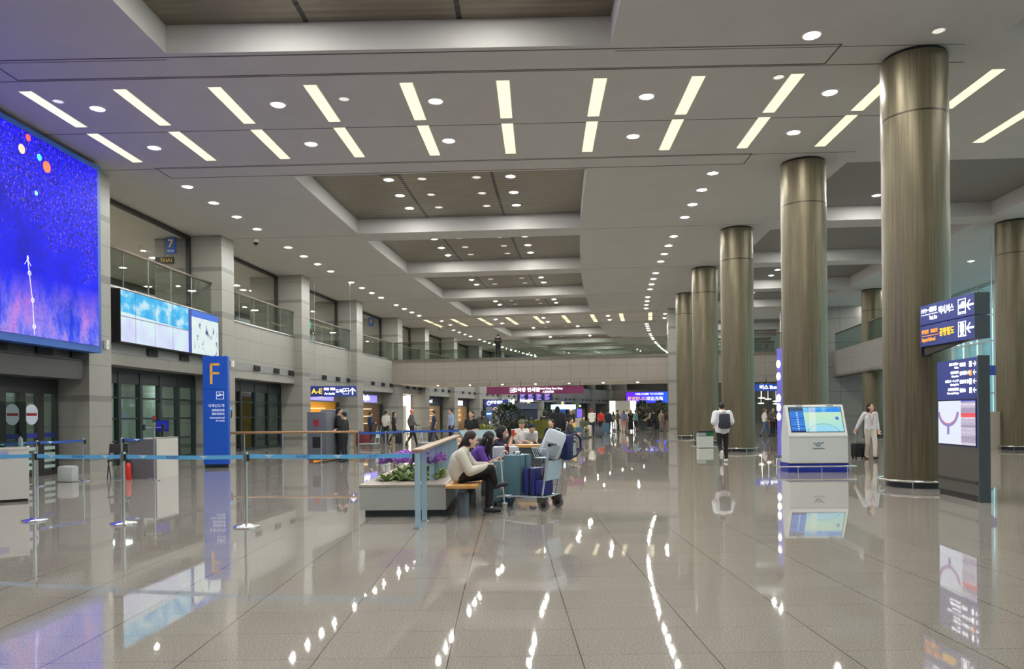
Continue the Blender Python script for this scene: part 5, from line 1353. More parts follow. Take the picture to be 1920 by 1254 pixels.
tl = thing('cabin_bag', 'pale silver cabin case with red strap standing behind the teal suitcase', 'suitcase', (-.16, 12.75, 0), radians(5))
m_ = MB(); m_.box(-.22, .22, -.13, .13, .05, .92); m_.build('shell', mat('silver_case', (186, 194, 200), .35), tl, True, .04); m_ = MB(); m_.box(-.02, .05, -.134, .134, .05, .924); m_.build('red_strap', cloth((120, 30, 40)), tl)
m_ = MB(); m_.tube([(.17, 0, .90), (.17, 0, 1.06)], .008, 6); m_.build('pull_rod', 'steel_soft', tl)
lr = thing('umbrella', 'thin white walking umbrella with hooked handle leaning beside the bench', 'umbrella', (-.22, 11.55, 0), 0)
m_ = MB(); m_.tube([(.05, 0, .06), (0, 0, .78), (-.005, 0, .84), (.03, 0, .89), (.08, 0, .90), (.11, 0, .86)], .011, 8); m_.build('shaft', 'lamp_trim', lr, True)
bpk = backpack('pale grey backpack lying tilted in the basket of the luggage trolley', (.50, 11.56, .79), 0, (206, 214, 224), 1.0, None, False, rot=(radians(6), radians(-22), radians(176)))
nb = backpack('navy blue backpack hanging on the far side of the luggage trolley', (.80, 11.82, .74), 0, (40, 50, 104), .95, None, True, rot=(0, radians(-6), radians(140)))
cupp = thing('paper_cup', 'crumpled white paper cup beside the front wheels of the trolley', 'cup', G(947, 957))
m_ = MB(); m_.lathe([(.03, 0), (.042, .11), (.044, .115)], 18); m_.build('cup_body', cloth((215, 212, 205)), cupp, True)
nk = thing('neck_pillow', 'small white glasses case lying on top of the teal suitcase', 'case', on_trolley(.02, .58, .845), TR + .4)
m_ = MB(); m_.box(-.10, .10, -.035, .035, 0, .035); m_.build('case_shell', cloth((222, 224, 224)), nk, True, .012); nk.name = 'glasses_case'
# ================================================================ CROWD
def gp(x, y): p = G(x, y); return (p.x, p.y, 0)
R_ = radians
crowd = [
 # label, x, footy, facing deg (0 = towards camera), H, kwargs
 ('officer in dark suit standing beside the grey scanning machine', 636, 862, 100, 1.74, dict(top=(24, 24, 28), bottom=(20, 20, 24), pose='hold', vox=.018, skin=(200, 156, 130))),
 ('person in dark green jacket bending towards the officer in dark suit', 646, 866, -100, 1.60, dict(top=(30, 36, 34), bottom=(26, 28, 28), pose='hold', vox=.018)),
 ('traveller in navy top wearing a teal backpack in front of the brown shop', 695, 829, 110, 1.66, dict(top=(34, 44, 80), bottom=(28, 30, 36), style='short', pose='hold')),
 ('man in white shirt and dark trousers outside the brown shop', 724, 831, 150, 1.72, dict(top=(205, 203, 198), bottom=(34, 36, 44), style='short', sleeve=.45)),
 ('woman in black dress top with pale sleeves walking right of the brown shop', 739, 833, 95, 1.62, dict(top=(28, 26, 30), bottom=(26, 26, 30), style='long', pose='stride', sleeve=.5)),
 ('bald man in grey jacket striding past the glowing white panels', 772, 836, 110, 1.76, dict(top=(92, 90, 88), bottom=(26, 26, 30), style='bald', pose='stride', skin=(196, 120, 90))),
 ('person in navy vest and face mask walking by the navy fronted shop', 814, 833, -80, 1.68, dict(top=(44, 54, 84), bottom=(30, 34, 48), pose='stride', mask=(220, 220, 220), sleeve=.4)),
 ('man in light blue shirt standing by the shop with the warm lit doorway', 846, 832, -60, 1.76, dict(top=(150, 164, 196), bottom=(36, 40, 60), pose='stand')),
 ('young woman in black t-shirt with folded arms behind the seated women', 885, 872, -25, 1.58, dict(top=(24, 24, 27), bottom=(26, 26, 30), style='pony', pose='hold', sleeve=.4, vox=.016)),
 ('woman with black hair tied back behind the blue ring sign', 906, 850, 180, 1.62, dict(top=(70, 70, 60), bottom=(40, 40, 44), style='pony')),
 ('person in white cap and pale jacket behind the dark shrub', 929, 852, 60, 1.70, dict(top=(170, 168, 160), bottom=(60, 60, 64), hat=(230, 200, 204))),
 ('tall figure in a long black robe standing behind the luggage trolley', 1046, 852, 170, 1.72, dict(top=(14, 14, 17), bottom=(14, 14, 17), style='long', skirt=.04, baggy=.07, hair=(14, 14, 17))),
 ('person in cream hat and black coat holding a yellow bag', 1071, 828, 30, 1.70, dict(top=(30, 28, 30), bottom=(28, 28, 30), hat=(226, 218, 196), pose='hold')),
 ('red-haired person in white t-shirt and dark trousers seen from behind', 1110, 818, 170, 1.74, dict(top=(226, 220, 210), bottom=(30, 34, 50), hair=(150, 50, 34), sleeve=.4, pose='push')),
 ('person in bright red t-shirt beside the blue suitcase', 1127, 812, 160, 1.70, dict(top=(206, 52, 44), bottom=(30, 32, 40), sleeve=.4, hair=(60, 50, 36))),
 ('person in dark navy jacket beside the red t-shirt', 1141, 812, 140, 1.72, dict(top=(36, 40, 60), bottom=(30, 32, 40))),
 ('person in brown jacket pushing a trolley beyond the bridge', 1158, 808, 100, 1.70, dict(top=(92, 78, 62), bottom=(60, 52, 48), pose='push')),
 ('woman in grey-blue top and pink shorts', 1170, 810, 170, 1.66, dict(top=(120, 130, 170), bottom=(206, 140, 140), leg=.3, sleeve=.4, style='bob', hair=(120, 96, 70))),
 ('woman in long black dress with light brown hair', 1183, 809, 180, 1.70, dict(top=(28, 22, 26), bottom=(28, 22, 26), skirt=.15, style='long', hair=(120, 90, 64), sleeve=.3)),
 ('person in teal and white jacket next to the long black dress', 1192, 810, 120, 1.66, dict(top=(110, 160, 164), bottom=(36, 36, 42))),
 ('small person in white top and navy shorts by the indoor tree', 1209, 806, 60, 1.50, dict(top=(225, 222, 218), bottom=(38, 40, 60), sleeve=.4)),
 ('person in beige top and wide black skirt under the indoor tree', 1217, 806, 170, 1.70, dict(top=(176, 164, 146), bottom=(24, 24, 28), skirt=.25)),
 ('person in black jacket beside the beige top', 1226, 806, 190, 1.66, dict(top=(26, 26, 30), bottom=(40, 40, 46))),
 ('person in tan coat standing by the second indoor tree', 1240, 808, 30, 1.66, dict(top=(160, 140, 120), bottom=(150, 130, 116))),
 ('person in dark red top and pink trousers beside the stone pillar', 1253, 808, 120, 1.66, dict(top=(60, 24, 34), bottom=(190, 130, 140))),
 ('man in dark jacket half hidden in the far queue', 1199, 803, 10, 1.70, dict(top=(40, 42, 48), bottom=(34, 34, 38))),
 ('woman in olive top in the far queue near the white lit doorway', 1150, 804, 200, 1.60, dict(top=(90, 92, 66), bottom=(50, 46, 44), style='long')),
 ('man in white shirt far back near the white lit doorway', 1176, 801, 20, 1.76, dict(top=(205, 205, 200), bottom=(48, 50, 60))),
 ('woman in white t-shirt and jeans striding with a pink bag between the columns', 1434, 818, 80, 1.66, dict(top=(222, 212, 208), bottom=(84, 104, 140), style='long', hair=(96, 44, 34), pose='stride', sleeve=.45, baggy=.035)),
 ('man in grey-brown jacket and black trousers beside the woman in jeans', 1449, 818, 20, 1.68, dict(top=(92, 84, 78), bottom=(22, 22, 24), pose='hold')),
 ('person in black behind the man in grey-brown jacket', 1459, 812, -60, 1.68, dict(top=(24, 24, 28), bottom=(26, 26, 32))),
 ('woman in dark clothes near the sitting crowd by the yellow-green shrub', 1022, 846, 150, 1.60, dict(top=(34, 30, 34), bottom=(40, 36, 38), style='bob')),
]
for lb, x, y, deg, Hh, kw in crowd:
    kw = dict(kw); kw.setdefault('vox', .024); person(lb, gp(x, y), R_(deg), Hh, **kw)
sit = [
 ('seated person in olive cap and white t-shirt with a crossbody strap', 977, 21.2, 10, dict(top=(222, 214, 206), bottom=(176, 158, 132), hat=(104, 104, 66), sleeve=.42)),
 ('seated person in navy cap and pale shirt leaning forwards', 989, 21.0, 25, dict(top=(205, 205, 208), bottom=(110, 116, 104), hat=(24, 30, 66), sleeve=.6, J=dict(chest=(0, -.10, .84), neck=(0, -.20, .96), head=(0, -.30, 1.07), shL=(.16, -.18, .93), shR=(-.16, -.18, .93)))),
 ('seated person in black hoodie bending over behind the backpacks', 1036, 22.5, -30, dict(top=(26, 26, 30), bottom=(60, 60, 66))),
 ('seated person in olive shirt and dark hair under the far gate sign', 1093, 43.0, 20, dict(top=(84, 84, 62), bottom=(130, 112, 96), style='long')),
 ('seated person in grey trousers behind the long black robe', 1066, 30.0, 70, dict(top=(60, 56, 58), bottom=(140, 130, 122))),
]
for lb, x, Z, deg, kw in sit:
    p_ = AT(x, 800, Z); kw = dict(kw); kw.setdefault('vox', .018); person(lb, (p_.x, Z, 0), R_(deg), 1.70, 'sit', **kw)
    m_ = MB(); r = thing('stool_bench', 'low dark bench block under the ' + lb.replace('seated ', ''), 'bench', (p_.x, Z + .02, 0), R_(deg)); m_.box(-.26, .26, -.14, .26, .40, .46); m_.build('seat', 'box_dark', r); m_ = MB(); m_.box(-.2, .2, -.08, .2, 0, .40); m_.build('base', 'leg_grey', r)
    r['label'] = ' '.join(r['label'].split()[:15])
p_ = P(254.2, BR + .004, 5.29)
pb_, Z = None, None
person('person in black standing on the stone bridge behind its glass railing', (AT(934, 660, 51.0).x, 51.0, 5.29), R_(190), 1.66, 'hold', top=(22, 22, 25), bottom=(20, 20, 24), vox=.024)
# belongings of the crowd
backpack('teal backpack on the traveller in the navy top', (gp(695, 829)[0] - .16, gp(695, 829)[1], .98), R_(290), (30, 84, 100), 1.0, None, False)
hb = thing('handbag', 'yellow handbag held by the person in cream hat', 'bag', (gp(1071, 828)[0] + .12, gp(1071, 828)[1] - .36, .74), 0)
m_ = MB(); m_.box(-.12, .12, -.05, .05, 0, .24); m_.build('bag_body', cloth((228, 190, 110)), hb, True, .03); m_ = MB(); m_.tube([(-.08, 0, .23), (-.05, 0, .36), (.05, 0, .36), (.08, 0, .23)], .008, 6); m_.build('handle', cloth((120, 90, 50)), hb, True)
hb = thing('shopping_bag', 'pink bag carried by the woman in jeans between the columns', 'bag', (gp(1434, 818)[0] + .40, gp(1434, 818)[1] - .10, .55), 0)
m_ = MB(); m_.box(-.15, .15, -.05, .05, 0, .36); m_.build('bag_body', cloth((206, 120, 124)), hb, True, .02); m_ = MB(); m_.tube([(-.06, 0, .35), (-.05, 0, .47), (.05, 0, .47), (.06, 0, .35)], .006, 6); m_.build('handle', cloth((160, 90, 90)), hb, True)
cases = [('steel blue suitcase standing in the aisle below the far gate sign', 1084, 825, (64, 96, 124), (.48, .3, .64), 0), ('pale green suitcase beside the steel blue one', 1096, 822, (168, 190, 160), (.40, .28, .66), .3),
 ('cream suitcase beside the person in white t-shirt', 1103, 820, (200, 192, 176), (.36, .26, .70), .2), ('dark grey cabin suitcase behind the red-haired person', 1123, 820, (78, 82, 90), (.40, .28, .56), 0),
 ('blue-grey suitcase beside the person in bright red t-shirt', 1136, 813, (76, 108, 130), (.46, .3, .70), 0), ('grey upright suitcase by the brass posts', 809, 833, (84, 82, 84), (.34, .26, .54), .3),
 ('dark red suitcase behind the end of the wooden handrail', 676, 838, (96, 26, 36), (.44, .3, .66), 0), ('second dark red suitcase beside the belt behind the handrail', 686, 836, (120, 40, 52), (.40, .28, .58), 0),
 ('pale teal suitcase beside the seated person in grey trousers', 1072, 828, (130, 150, 144), (.36, .26, .62), .2), ('tall black suitcase under the second indoor tree', 1234, 806, (30, 30, 34), (.5, .3, .8), 0),
 ('black suitcase beside the striding woman in black dress top', 748, 834, (32, 30, 34), (.36, .26, .58), .35)]
for lb, x, y, c, sz, hn in cases: suitcase(lb, gp(x, y), R_(12), c, sz, hn, 'suitcases of the crowd')
def small_trolley(lb, x, y, deg):
    r = thing('luggage_trolley', lb, 'trolley', gp(x, y), R_(deg), 'luggage trolleys of the crowd')
    for s in (-1, 1):
        m_ = MB(); m_.tube([(.25 * s, .03, .19), (.25 * s, -.10, 1.0)], .016, 6); m_.build('upright', 'trolley_steel', r, True)
        m_ = MB(); m_.cone((.25 * s - .02, 0, .085), .085, (.25 * s + .02, 0, .085), .085, 14); m_.build('wheel', 'rubber', r, True)
        m_ = MB(); m_.tube([(.25 * s, -.02, .20), (.14 * s, .88, .16)], .016, 6); m_.build('deck_rail', 'trolley_steel', r, True)
    m_ = MB(); m_.cone((0 - .02, .8, .06), .06, (.02, .8, .06), .06, 12); m_.build('wheel', 'rubber', r, True)
    m_ = MB(); m_.tube([(-.27, -.10, 1.0), (.27, -.10, 1.0)], .02, 6); m_.build('handle_bar', 'black', r, True)
    m_ = MB(); m_.box(-.2, .2, .1, .8, .2, .22); m_.build('deck', 'trolley_steel', r)
    m_ = MB(); m_.box(-.22, .22, -.01, .0, .46, .76); m_.build('ad_panel', 'panel_pale', r)
small_trolley('empty luggage trolley behind the belts in front of the brown shop', 708, 840, 80)
small_trolley('luggage trolley beside the man striding past the white panels', 790, 838, -70)
small_trolley('luggage trolley pushed by the person in brown jacket', 1152, 808, 100)
p = gp(590, 863)
# scanning machines by the yellow shop
for j, (x, y, c, hgt, ww, nm) in enumerate(((594, 866, (92, 96, 104), 1.60, .62, 'dark grey box-shaped scanning machine beside the stone pilaster'), (617, 862, (84, 98, 112), 1.68, .62, 'tall rounded blue-grey scanning machine beside the officer'))):
    p = gp(x, y); r = thing('scanner', nm, 'machine', p, R_(-4)); m_ = MB(); m_.box(-ww / 2, ww / 2, 0, 1.4, .05, hgt); m_.build('housing', mat('scan%d' % j, c, .45), r, True, .10 if j else .03)
    m_ = MB(); m_.box(-ww / 2 + .18, ww / 2 - .18, -.01, .02, .45, .8); m_.build('opening', 'black', r); m_ = MB(); m_.box(-.08, .08, -.012, -.002, 1.15, 1.35); m_.build('notice', 'notice_red', r)
p = gp(583, 862); ex = thing('fire_extinguisher', 'red fire extinguisher standing by the scanning machines', 'extinguisher', p)
m_ = MB(); m_.lathe([(.08, 0), (.08, .40), (.03, .48)], 16); m_.build('cylinder_body', 'ext_red', ex, True); m_ = MB(); m_.box(-.02, .06, -.01, .01, .48, .52); m_.build('valve', 'black', ex)

# ================================================================ SHOPS behind the ground floor bays
def shop(k, fascia, body, glowc, word, wcol, wall, z_f=(2.25, 3.0), door=True, size=.42, panel=None):
    a, b = bay(k); w_ = b - a; mid = (a + b) / 2
    r = thing('shop', body, 'shop', (0, 0, 0))
    m_ = MB(); m_.sector(263.1, 263.25, a, b, z_f[0], 3.04); m_.build('fascia', mat('fascia%d' % k, fascia, .6), r)
    m_ = MB(); m_.sector(269.6, 269.8, a, b, 0, 2.95); m_.build('back_wall', mat('shopwall%d' % k, wall, .7), r)
    for s_, c in ((a, 0), (b - .0006, 0)):
        m_ = MB(); m_.sector(263.3, 269.6, s_, s_ + .0006, 0, 2.95); m_.build('side_wall', 'shopwall%d' % k, r)
    m_ = MB(); m_.sector(263.12, 263.2, b - w_ * .04, b, 0, z_f[0]); m_.build('door_panel', 'dark_frame', r)
    if panel:
        m_ = MB(); m_.sector(263.06, 263.1, a + w_ * panel[0], a + w_ * panel[1], z_f[0] + .08, z_f[0] + .55); m_.build('glow_panel', mat('glowp%d' % k, glowc, .5, emit=glowc, es=1.0), r)
    if word:
        text('lettering', word, size, P(263.03, mid, (z_f[0] + 3.0) / 2), (pi / 2, 0, pi / 2 - mid), mat('word_%d_%d' % (wcol[0], wcol[2]), wcol, .5, emit=wcol, es=2.2), r, bold=.015)
    # lit shelves
    for z in (.9, 1.4, 1.9):
        m_ = MB(); m_.sector(263.9, 266.8, b - .0026, b - .0008, z, z + .04); m_.build('shelf', mat('shelf_glow', (250, 230, 190), .5, emit=(255, 226, 180), es=1.6), r)
    return r
shop(6, (120, 112, 100), 'shop with yellow interior and violet lit sign behind the dark suited officer', (150, 140, 240), 'NOODLE', (250, 220, 60), (206, 150, 40), panel=(.35, .85), size=.36)
shop(7, (112, 104, 94), 'brown fronted shop with violet lit sign and white lettering', (140, 132, 235), 'lopilo', (240, 240, 255), (92, 76, 62), panel=(.1, .8), size=.5)
shop(9, (44, 46, 60), 'navy fronted shop with white glowing name and warm lit doorway', (250, 210, 170), 'hotel', (235, 240, 255), (150, 128, 104))
shop(10, (44, 46, 62), 'navy fronted shop with plain white glowing sign panel', (235, 238, 255), '', (235, 240, 255), (160, 134, 104), panel=(.25, .7))
shop(12, (36, 50, 56), 'dark shop front with small white sign dots', (200, 210, 220), 'CU', (220, 230, 240), (80, 84, 84), size=.4)
shop(13, (30, 30, 32), 'black shop front with yellow lettering beside the far column', (250, 220, 90), 'LOUNGE', (245, 215, 90), (150, 84, 50), size=.5)
shop(16, (40, 44, 50), 'farthest dark shop front with green glowing sign', (150, 230, 120), 'food', (190, 235, 130), (110, 110, 96), size=.5)
# white glowing niche
a, b = bay(8)
r = thing('light_niche', 'wall niche with tall glowing white panels behind the bald man', 'light panel', (0, 0, 0))
m_ = MB(); m_.sector(263.2, 263.4, a, b, 0, 3.02); m_.build('pale_wall', mat('niche_wall', (214, 206, 190), .6), r)
for f0, f1 in ((.08, .24), (.80, .93)):
    m_ = MB(); m_.sector(263.1, 263.2, a + (b - a) * f0, a + (b - a) * f1, .1, 3.0); m_.build('light_panel', mat('panel_white', (255, 250, 240), .5, emit=(255, 248, 235), es=2.2), r)
m_ = MB(); m_.sector(263.05, 263.15, a + (b - a) * .52, a + (b - a) * .72, 2.2, 2.9); m_.build('notice_panel', 'panel_white', r)
a, b = bay(16)
# ================================================================ HANGING SIGNS BEYOND
p0 = AT(1003, 731, 48.6)
rb = thing('banner_sign', 'long dark purple banner sign hanging in front of the stone bridge', 'sign', p0, radians(-3))
mat('banner_purple', (96, 24, 66), .5, emit=(96, 24, 66), es=.35)
m_ = MB(); m_.box(-3.15, 3.15, 0, .12, -.26, .24); m_.build('sign_box', 'banner_purple', rb)
for x in (-2.95, -.95, .9, 2.95):
    m_ = MB(); m_.cone((x, .06, .24), .015, (x, .06, 3.63 - p0.z + .02), .015, 5); m_.build('hanger', 'black', rb)
text('lettering', '입국장 면세점', .30, (-.55, -.02, 0), X90, 'white_glow', rb, bold=.008); text('lettering', 'Arrival Duty Free Shop', .17, (1.0, -.02, .08), X90, 'white_glow', rb, bold=.005); text('lettering', '入境免税店', .15, (.85, -.02, -.13), X90, 'white_glow', rb, bold=.005)
frame_icon('pictogram', rb, Matrix.Translation((-1.48, -.02, 0)), .30, quad(-.07, .07, -.09, .05))
p0 = AT(1003, 744, 60.0)
fb = thing('flight_board', 'dark blue flight information board hanging behind the purple banner', 'screen', p0, radians(-4))
m_ = MB(); m_.box(-1.42, 1.42, 0, .12, -.30, .30); m_.build('case', mat('board_blue', (24, 36, 84), .4, emit=(24, 36, 84), es=.5), fb)
for c_ in range(4):
    for rr in range(5):
        m_ = MB(); x = -1.2 + .66 * c_; z = .2 - .1 * rr; m_.box(x, x + .42 - .06 * ((rr + c_) % 3), -.02, -.005, z - .02, z + .02); m_.build('text_row', mat('row_glow', (190, 160, 250), .5, emit=(190, 160, 250), es=1), fb)
for j, (x, y, Z) in enumerate(((991, 775, 88.0), (1055, 778, 100.0))):
    p_ = AT(x, y, Z); r = thing('gate_totem', ('distant blue totem with a yellow letter E behind the dark shrub', 'farther blue totem with a yellow letter E behind the black robed figure')[j], 'sign', (p_.x, Z, 0))
    m_ = MB(); m_.box(-.38, .38, 0, .16, 0, 3.23); m_.build('body', 'totem_blue', r); text('lettering', 'E', .8, (0, -.02, 2.75), X90, 'yellow_glow', r, bold=.03)
p_ = AT(931, 756, 29.0)
rs = thing('service_sign', 'blue sign with a white ring symbol on a slim blue pillar', 'sign', (p_.x, 29.0, 0))
m_ = MB(); m_.box(-.47, .47, 0, .12, 1.76, 2.04); m_.build('sign_box', 'navy_sign', rs)
m_ = MB(); m_.tube([(-.30 + .07 * cos(t * pi / 8), -.01, 1.90 + .07 * sin(t * pi / 8)) for t in range(16)], .014, 6, True); m_.cone((-.30, -.01, 1.90), .012, (-.30, -.01, 2.0), .012, 6); m_.build('ring_symbol', 'white_glow', rs)
text('lettering', '로밍센터', .13, (.0, -.01, 1.93), X90, 'white_glow', rs, bold=.003); text('lettering', 'Roaming', .10, (.28, -.01, 1.86), X90, 'white_glow', rs)
m_ = MB(); m_.box(-.42, -.16, .0, .12, .70, 1.60); m_.build('blue_panel', mat('panel_blue2', (26, 96, 170), .4, emit=(26, 96, 170), es=.4), rs)
m_ = MB(); m_.box(-.40, -.18, .02, .10, 0, 1.78); m_.build('pillar', 'steel_soft', rs); m_ = MB(); m_.box(-.35, -.23, -.01, 0, 1.1, 1.18); m_.box(-.38, -.20, -.01, 0, 1.46, 1.52); m_.box(-.38, -.20, -.01, 0, .76, .78); m_.build('label_bars', 'white_glow', rs)
bo = thing('service_booth', 'dark blue service booth with white lit letters behind the dark shrub', 'booth', (AT(970, 790, 44).x, 44.0, 0))
m_ = MB(); m_.box(-1.3, 1.2, 0, 2, 0, 1.75); m_.build('booth_body', mat('booth_navy', (24, 34, 60), .5), bo); m_ = MB(); m_.box(-1.35, 1.25, -.1, 2, 1.75, 2.1); m_.build('booth_fascia', mat('booth_grey', (70, 78, 96), .5), bo)
text('lettering', '인터넷', .34, (-.6, -.12, 2.16), X90, 'white_glow', bo, bold=.01); text('lettering', 'Internet', .24, (.55, -.12, 2.26), X90, 'white_glow', bo, bold=.008)
bo = thing('service_counter', 'pale lit service counter with blue screen behind the robed figure', 'counter', (AT(1040, 790, 48).x, 48.0, 0))
m_ = MB(); m_.box(-1.6, 1.8, 0, 1.2, 0, 1.15); m_.build('counter_body', mat('ctr_pale', (176, 168, 156), .5), bo); m_ = MB(); m_.box(-.2, 1.4, .5, .7, 1.75, 2.05); m_.build('lit_sign', mat('aqua_glow', (190, 235, 240), .5, emit=(190, 235, 240), es=1.4), bo)
for x in (-.1, 1.3):
    m_ = MB(); m_.box(x - .03, x + .03, .57, .63, 1.15, 1.76); m_.build('sign_post', 'steel_soft', bo)
m_ = MB(); m_.box(1.45, 1.75, -.02, .05, 1.2, 1.75); m_.build('violet_screen', mat('violet_scr', (96, 80, 230), .5, emit=(96, 80, 230), es=1.1), bo)
def grad_mat():
    m, nt, b = nodes('far_screen'); q = NB(nt); tc = q.n('ShaderNodeTexCoord'); x, y, z = q.xyz(tc.outputs['Object'])
    c = q.ramp(q.m('ADD', q.m('DIVIDE', x, 6.8), .5), [(.0, S((110, 30, 240))), (.35, S((70, 50, 240))), (1, S((30, 90, 245)))])
    b.inputs['Base Color'].default_value = (.01, .01, .01, 1); nt.links.new(c, b.inputs['Emission Color']); b.inputs['Emission Strength'].default_value = 1.3
grad_mat()
p_ = AT(1213, 745, 122); fs = thing('wide_screen', 'wide violet to blue lit screen hanging at the far end of the hall', 'screen', p_, radians(-20))
m_ = MB(); m_.box(-3.5, 3.5, .01, .2, -.95, .95); m_.build('case', 'black', fs); m_ = MB(); m_.box(-3.4, 3.4, 0, .01, -.9, .9); m_.build('picture', 'far_screen', fs)
text('lettering', 'WELCOME TO KOREA', .46, (.4, -.01, .55), X90, 'white_glow', fs, bold=.01); text('lettering', '환영합니다', .7, (-1.6, -.01, -.22), X90, 'yellow_glow', fs, bold=.01); text('lettering', '欢迎光临', .66, (1.3, -.01, -.22), X90, 'white_glow', fs, bold=.01)
for x in (-3, 3):
    m_ = MB(); m_.cone((x, .1, .95), .03, (x, .1, H - p_.z), .03, 5); m_.build('hanger', 'black', fs)
dn = thing('lit_portal', 'bright white lit portal beside the far indoor tree', 'light panel', (AT(1168, 780, 108).x, 108.0, 0))
for x in (-1.9, 1.1):
    m_ = MB(); m_.box(x, x + .8, 0, .2, 0, 3.2); m_.build('light_panel', 'panel_white', dn)
m_ = MB(); m_.box(-1.1, 1.1, .05, .2, 0, 3.2); m_.build('pale_wall', 'niche_wall', dn)
# right hand gap signs
p_ = AT(1446, 726, 47.0); r = thing('hanging_sign', 'blue hanging sign with white letters under the bridge between two round columns', 'sign', p_, radians(-3))
m_ = MB(); m_.box(-1.6, .9, 0, .12, -.22, .22); m_.build('sign_box', mat('sign_blue3', (34, 70, 160), .4, emit=(34, 70, 160), es=.35), r); text('lettering', '버스 Bus', .3, (-.2, -.02, 0), X90, 'white_glow', r, bold=.01)
m_ = MB(); m_.cone((-.3, .06, .22), .02, (-.3, .06, 3.63 - p_.z), .02, 6); m_.build('hanger', 'black', r)
for j, (x, y, Z) in enumerate(((1427, 756, 62), (1455, 757, 62), (1428, 746, 56), (1440, 748, 57), (1455, 752, 60))):
    p_ = AT(x, y, Z); m_ = MB(); m_.ell((0, 0, 0), (.26, .26, .05)); m_.cone((0, 0, .04), .01, (0, 0, max(.3, 3.6 - p_.z)), .01, 5); o = m_.build('pendant_lamp', 'panel_white', None, True, loc=p_)
    tag(o, f'{nth(j)} of five flat white pendant lamps seen between two round columns', 'light', 'pendant lamps between the columns')
ad = thing('light_banner', 'narrow violet illuminated banner stand partly hidden behind the kiosk column', 'banner', (AT(1469, 780, 24).x, 24.0, 0), radians(-60))
m_ = MB(); m_.box(-.25, .25, 0, .12, .05, 3.5); m_.build('case', mat('banner_violet', (100, 96, 176), .4, emit=(100, 96, 190), es=.5), ad); m_ = MB(); m_.box(-.3, .3, -.1, .2, 0, .05); m_.build('foot', 'leg_grey', ad)
for z in (1.3, 1.6, 1.9, 2.6, 3.0):
    m_ = MB(); m_.ell((-.18, -.005, z), (.09, .02, .13)); m_.build('light_spot', 'white_glow', ad, True)
p_ = G(1324, 840); wb = thing('waste_bin', 'clear-sided waste bin with green panel beside the round column', 'bin', p_, 0)
m_ = MB(); m_.box(-.31, .31, 0, .4, .64, .70); m_.build('lid', 'dark_frame', wb); m_ = MB(); m_.box(-.30, .30, 0, .39, .02, .48); m_.build('clear_side', mat('bin_pale', (186, 192, 184), .4, noise=.2, nscale=8), wb)
m_ = MB(); m_.box(-.30, .0, -.004, .39, .50, .63); m_.build('label_grey', mat('bin_grey', (140, 146, 144), .5), wb); m_ = MB(); m_.box(.0, .30, -.004, .39, .50, .63); m_.build('label_green', mat('bin_green', (24, 100, 60), .5), wb)
p_ = Vector((17.15, 27.4, 0)); m_ = MB(); m_.box(-.5, .5, -.3, .3, 0, 1.38)
tag(m_.build('stone_block', 'granite_top', None, loc=p_), 'low stone block beside the round column near the facade', 'stone block')
p_ = AT(1862, 694, 29.5); r = thing('hanging_sign', 'small dark blue hanging sign in front of the glazed facade', 'sign', p_, radians(-2))
m_ = MB(); m_.box(-.6, .35, 0, .12, -.19, .19); m_.build('sign_box', 'navy_sign', r); m_ = MB(); m_.cone((0, .06, .19), .015, (0, .06, H - p_.z), .015, 5); m_.build('hanger', 'steel_soft', r)
p_ = AT(1606, 584, 49.0); r = thing('hanging_sign', 'dark blue sign on the upper level behind the mezzanine railing', 'sign', p_, 0)
m_ = MB(); m_.box(-.7, .9, 0, .12, -.25, .25); m_.build('sign_box', 'navy_sign', r); m_ = MB(); m_.cone((0, .06, .25), .015, (0, .06, H - p_.z), .015, 5); m_.build('hanger', 'steel_soft', r)
o = thing('wall_socket', 'small white plate low on the nearest round column', 'plate', (AT(1671, 890, 14.0).x, 13.78, 0)); 
C.objects.unlink(o)

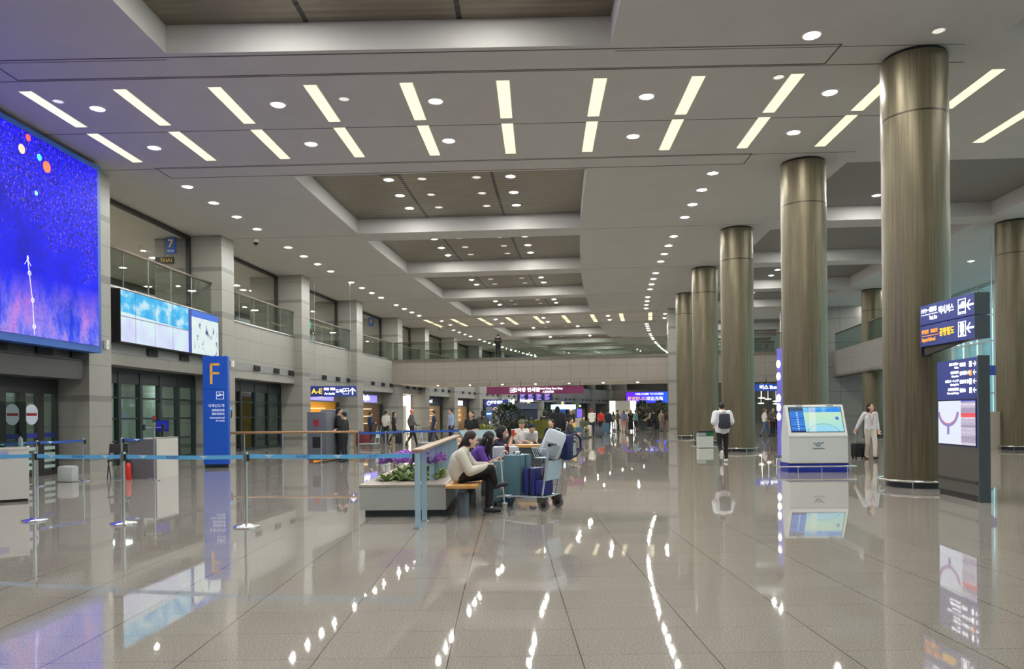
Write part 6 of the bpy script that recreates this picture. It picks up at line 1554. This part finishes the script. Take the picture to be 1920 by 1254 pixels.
# ================================================================ SHRUBS AND TREES
def shrub(label, loc, rx, rz_, zc, n, material, leafL=.14, trunk=None, cat='shrub', name='potted_shrub', droop=.3, pot=True, spray=False):
    r = thing(name, label, cat, (loc[0], loc[1], 0)); m_ = MB()
    for i in range(n):
        u = RND.uniform(0, 6.283); v = math.acos(RND.uniform(-1, 1)); rr = RND.uniform(.55, 1) ** .5
        c = Vector((rx * rr * sin(v) * cos(u), rx * rr * sin(v) * sin(u), zc + rz_ * rr * cos(v)))
        if spray: d = Vector((cos(u) * .5, sin(u) * .5, 1.0)); c.z = zc - rz_ + RND.random() * rz_
        else: d = Vector((cos(u) * sin(v), sin(u) * sin(v), cos(v) * .6 + .3)) + Vector((RND.uniform(-.5, .5),) * 3)
        leaf(m_, c, d, leafL * RND.uniform(.7, 1.3), leafL * .4, droop)
    m_.build('foliage', material, r)
    if trunk:
        m_ = MB(); m_.cone((0, 0, 0), trunk, (0, 0, zc), trunk * .5, 8)
        for i in range(6):
            u = i * 1.05; m_.cone((0, 0, zc - rz_ * .7), trunk * .4, (rx * .6 * cos(u), rx * .6 * sin(u), zc + rz_ * .3), .01, 5)
        m_.build('trunk', mat('bark', (84, 66, 48), .8), r)
    if pot:
        m_ = MB(); m_.lathe([(.30, 0), (.38, .55), (.40, .6), (.34, .6), (.33, .52), (.001, .52)], 20); m_.build('pot', 'box_dark', r, True)
    return r
shrub('large dark rounded shrub rising behind the seated people', (AT(950, 780, 25).x, 25), .50, .50, 1.32, 1500, 'leaf_dark', .13, .04)
shrub('second dark shrub to the right of the large rounded one', (AT(983, 790, 27).x, 27), .40, .35, 1.05, 700, 'leaf_dark', .12, .04)
shrub('yellow-green grassy shrub behind the seated pair in caps', (AT(1013, 800, 26).x, 26), .36, .50, 1.05, 600, 'leaf_yellow', .34, None, spray=True)
shrub('yellow-green leafy plant beside the blue ring sign pillar', (AT(901, 800, 24.5).x, 24.5), .38, .6, .95, 500, 'leaf_yellow', .30, None, spray=True)
shrub('green indoor tree at the far end beneath the wide violet screen', (AT(1205, 780, 62).x, 62), .55, .72, 1.75, 900, 'leaf_dark', .22, .07, 'tree', 'indoor_tree')
shrub('second green indoor tree near the stone pillar at the far end', (AT(1237, 780, 66).x, 66), .48, .62, 1.9, 700, 'leaf_dark', .22, .07, 'tree', 'indoor_tree')
bake_all()
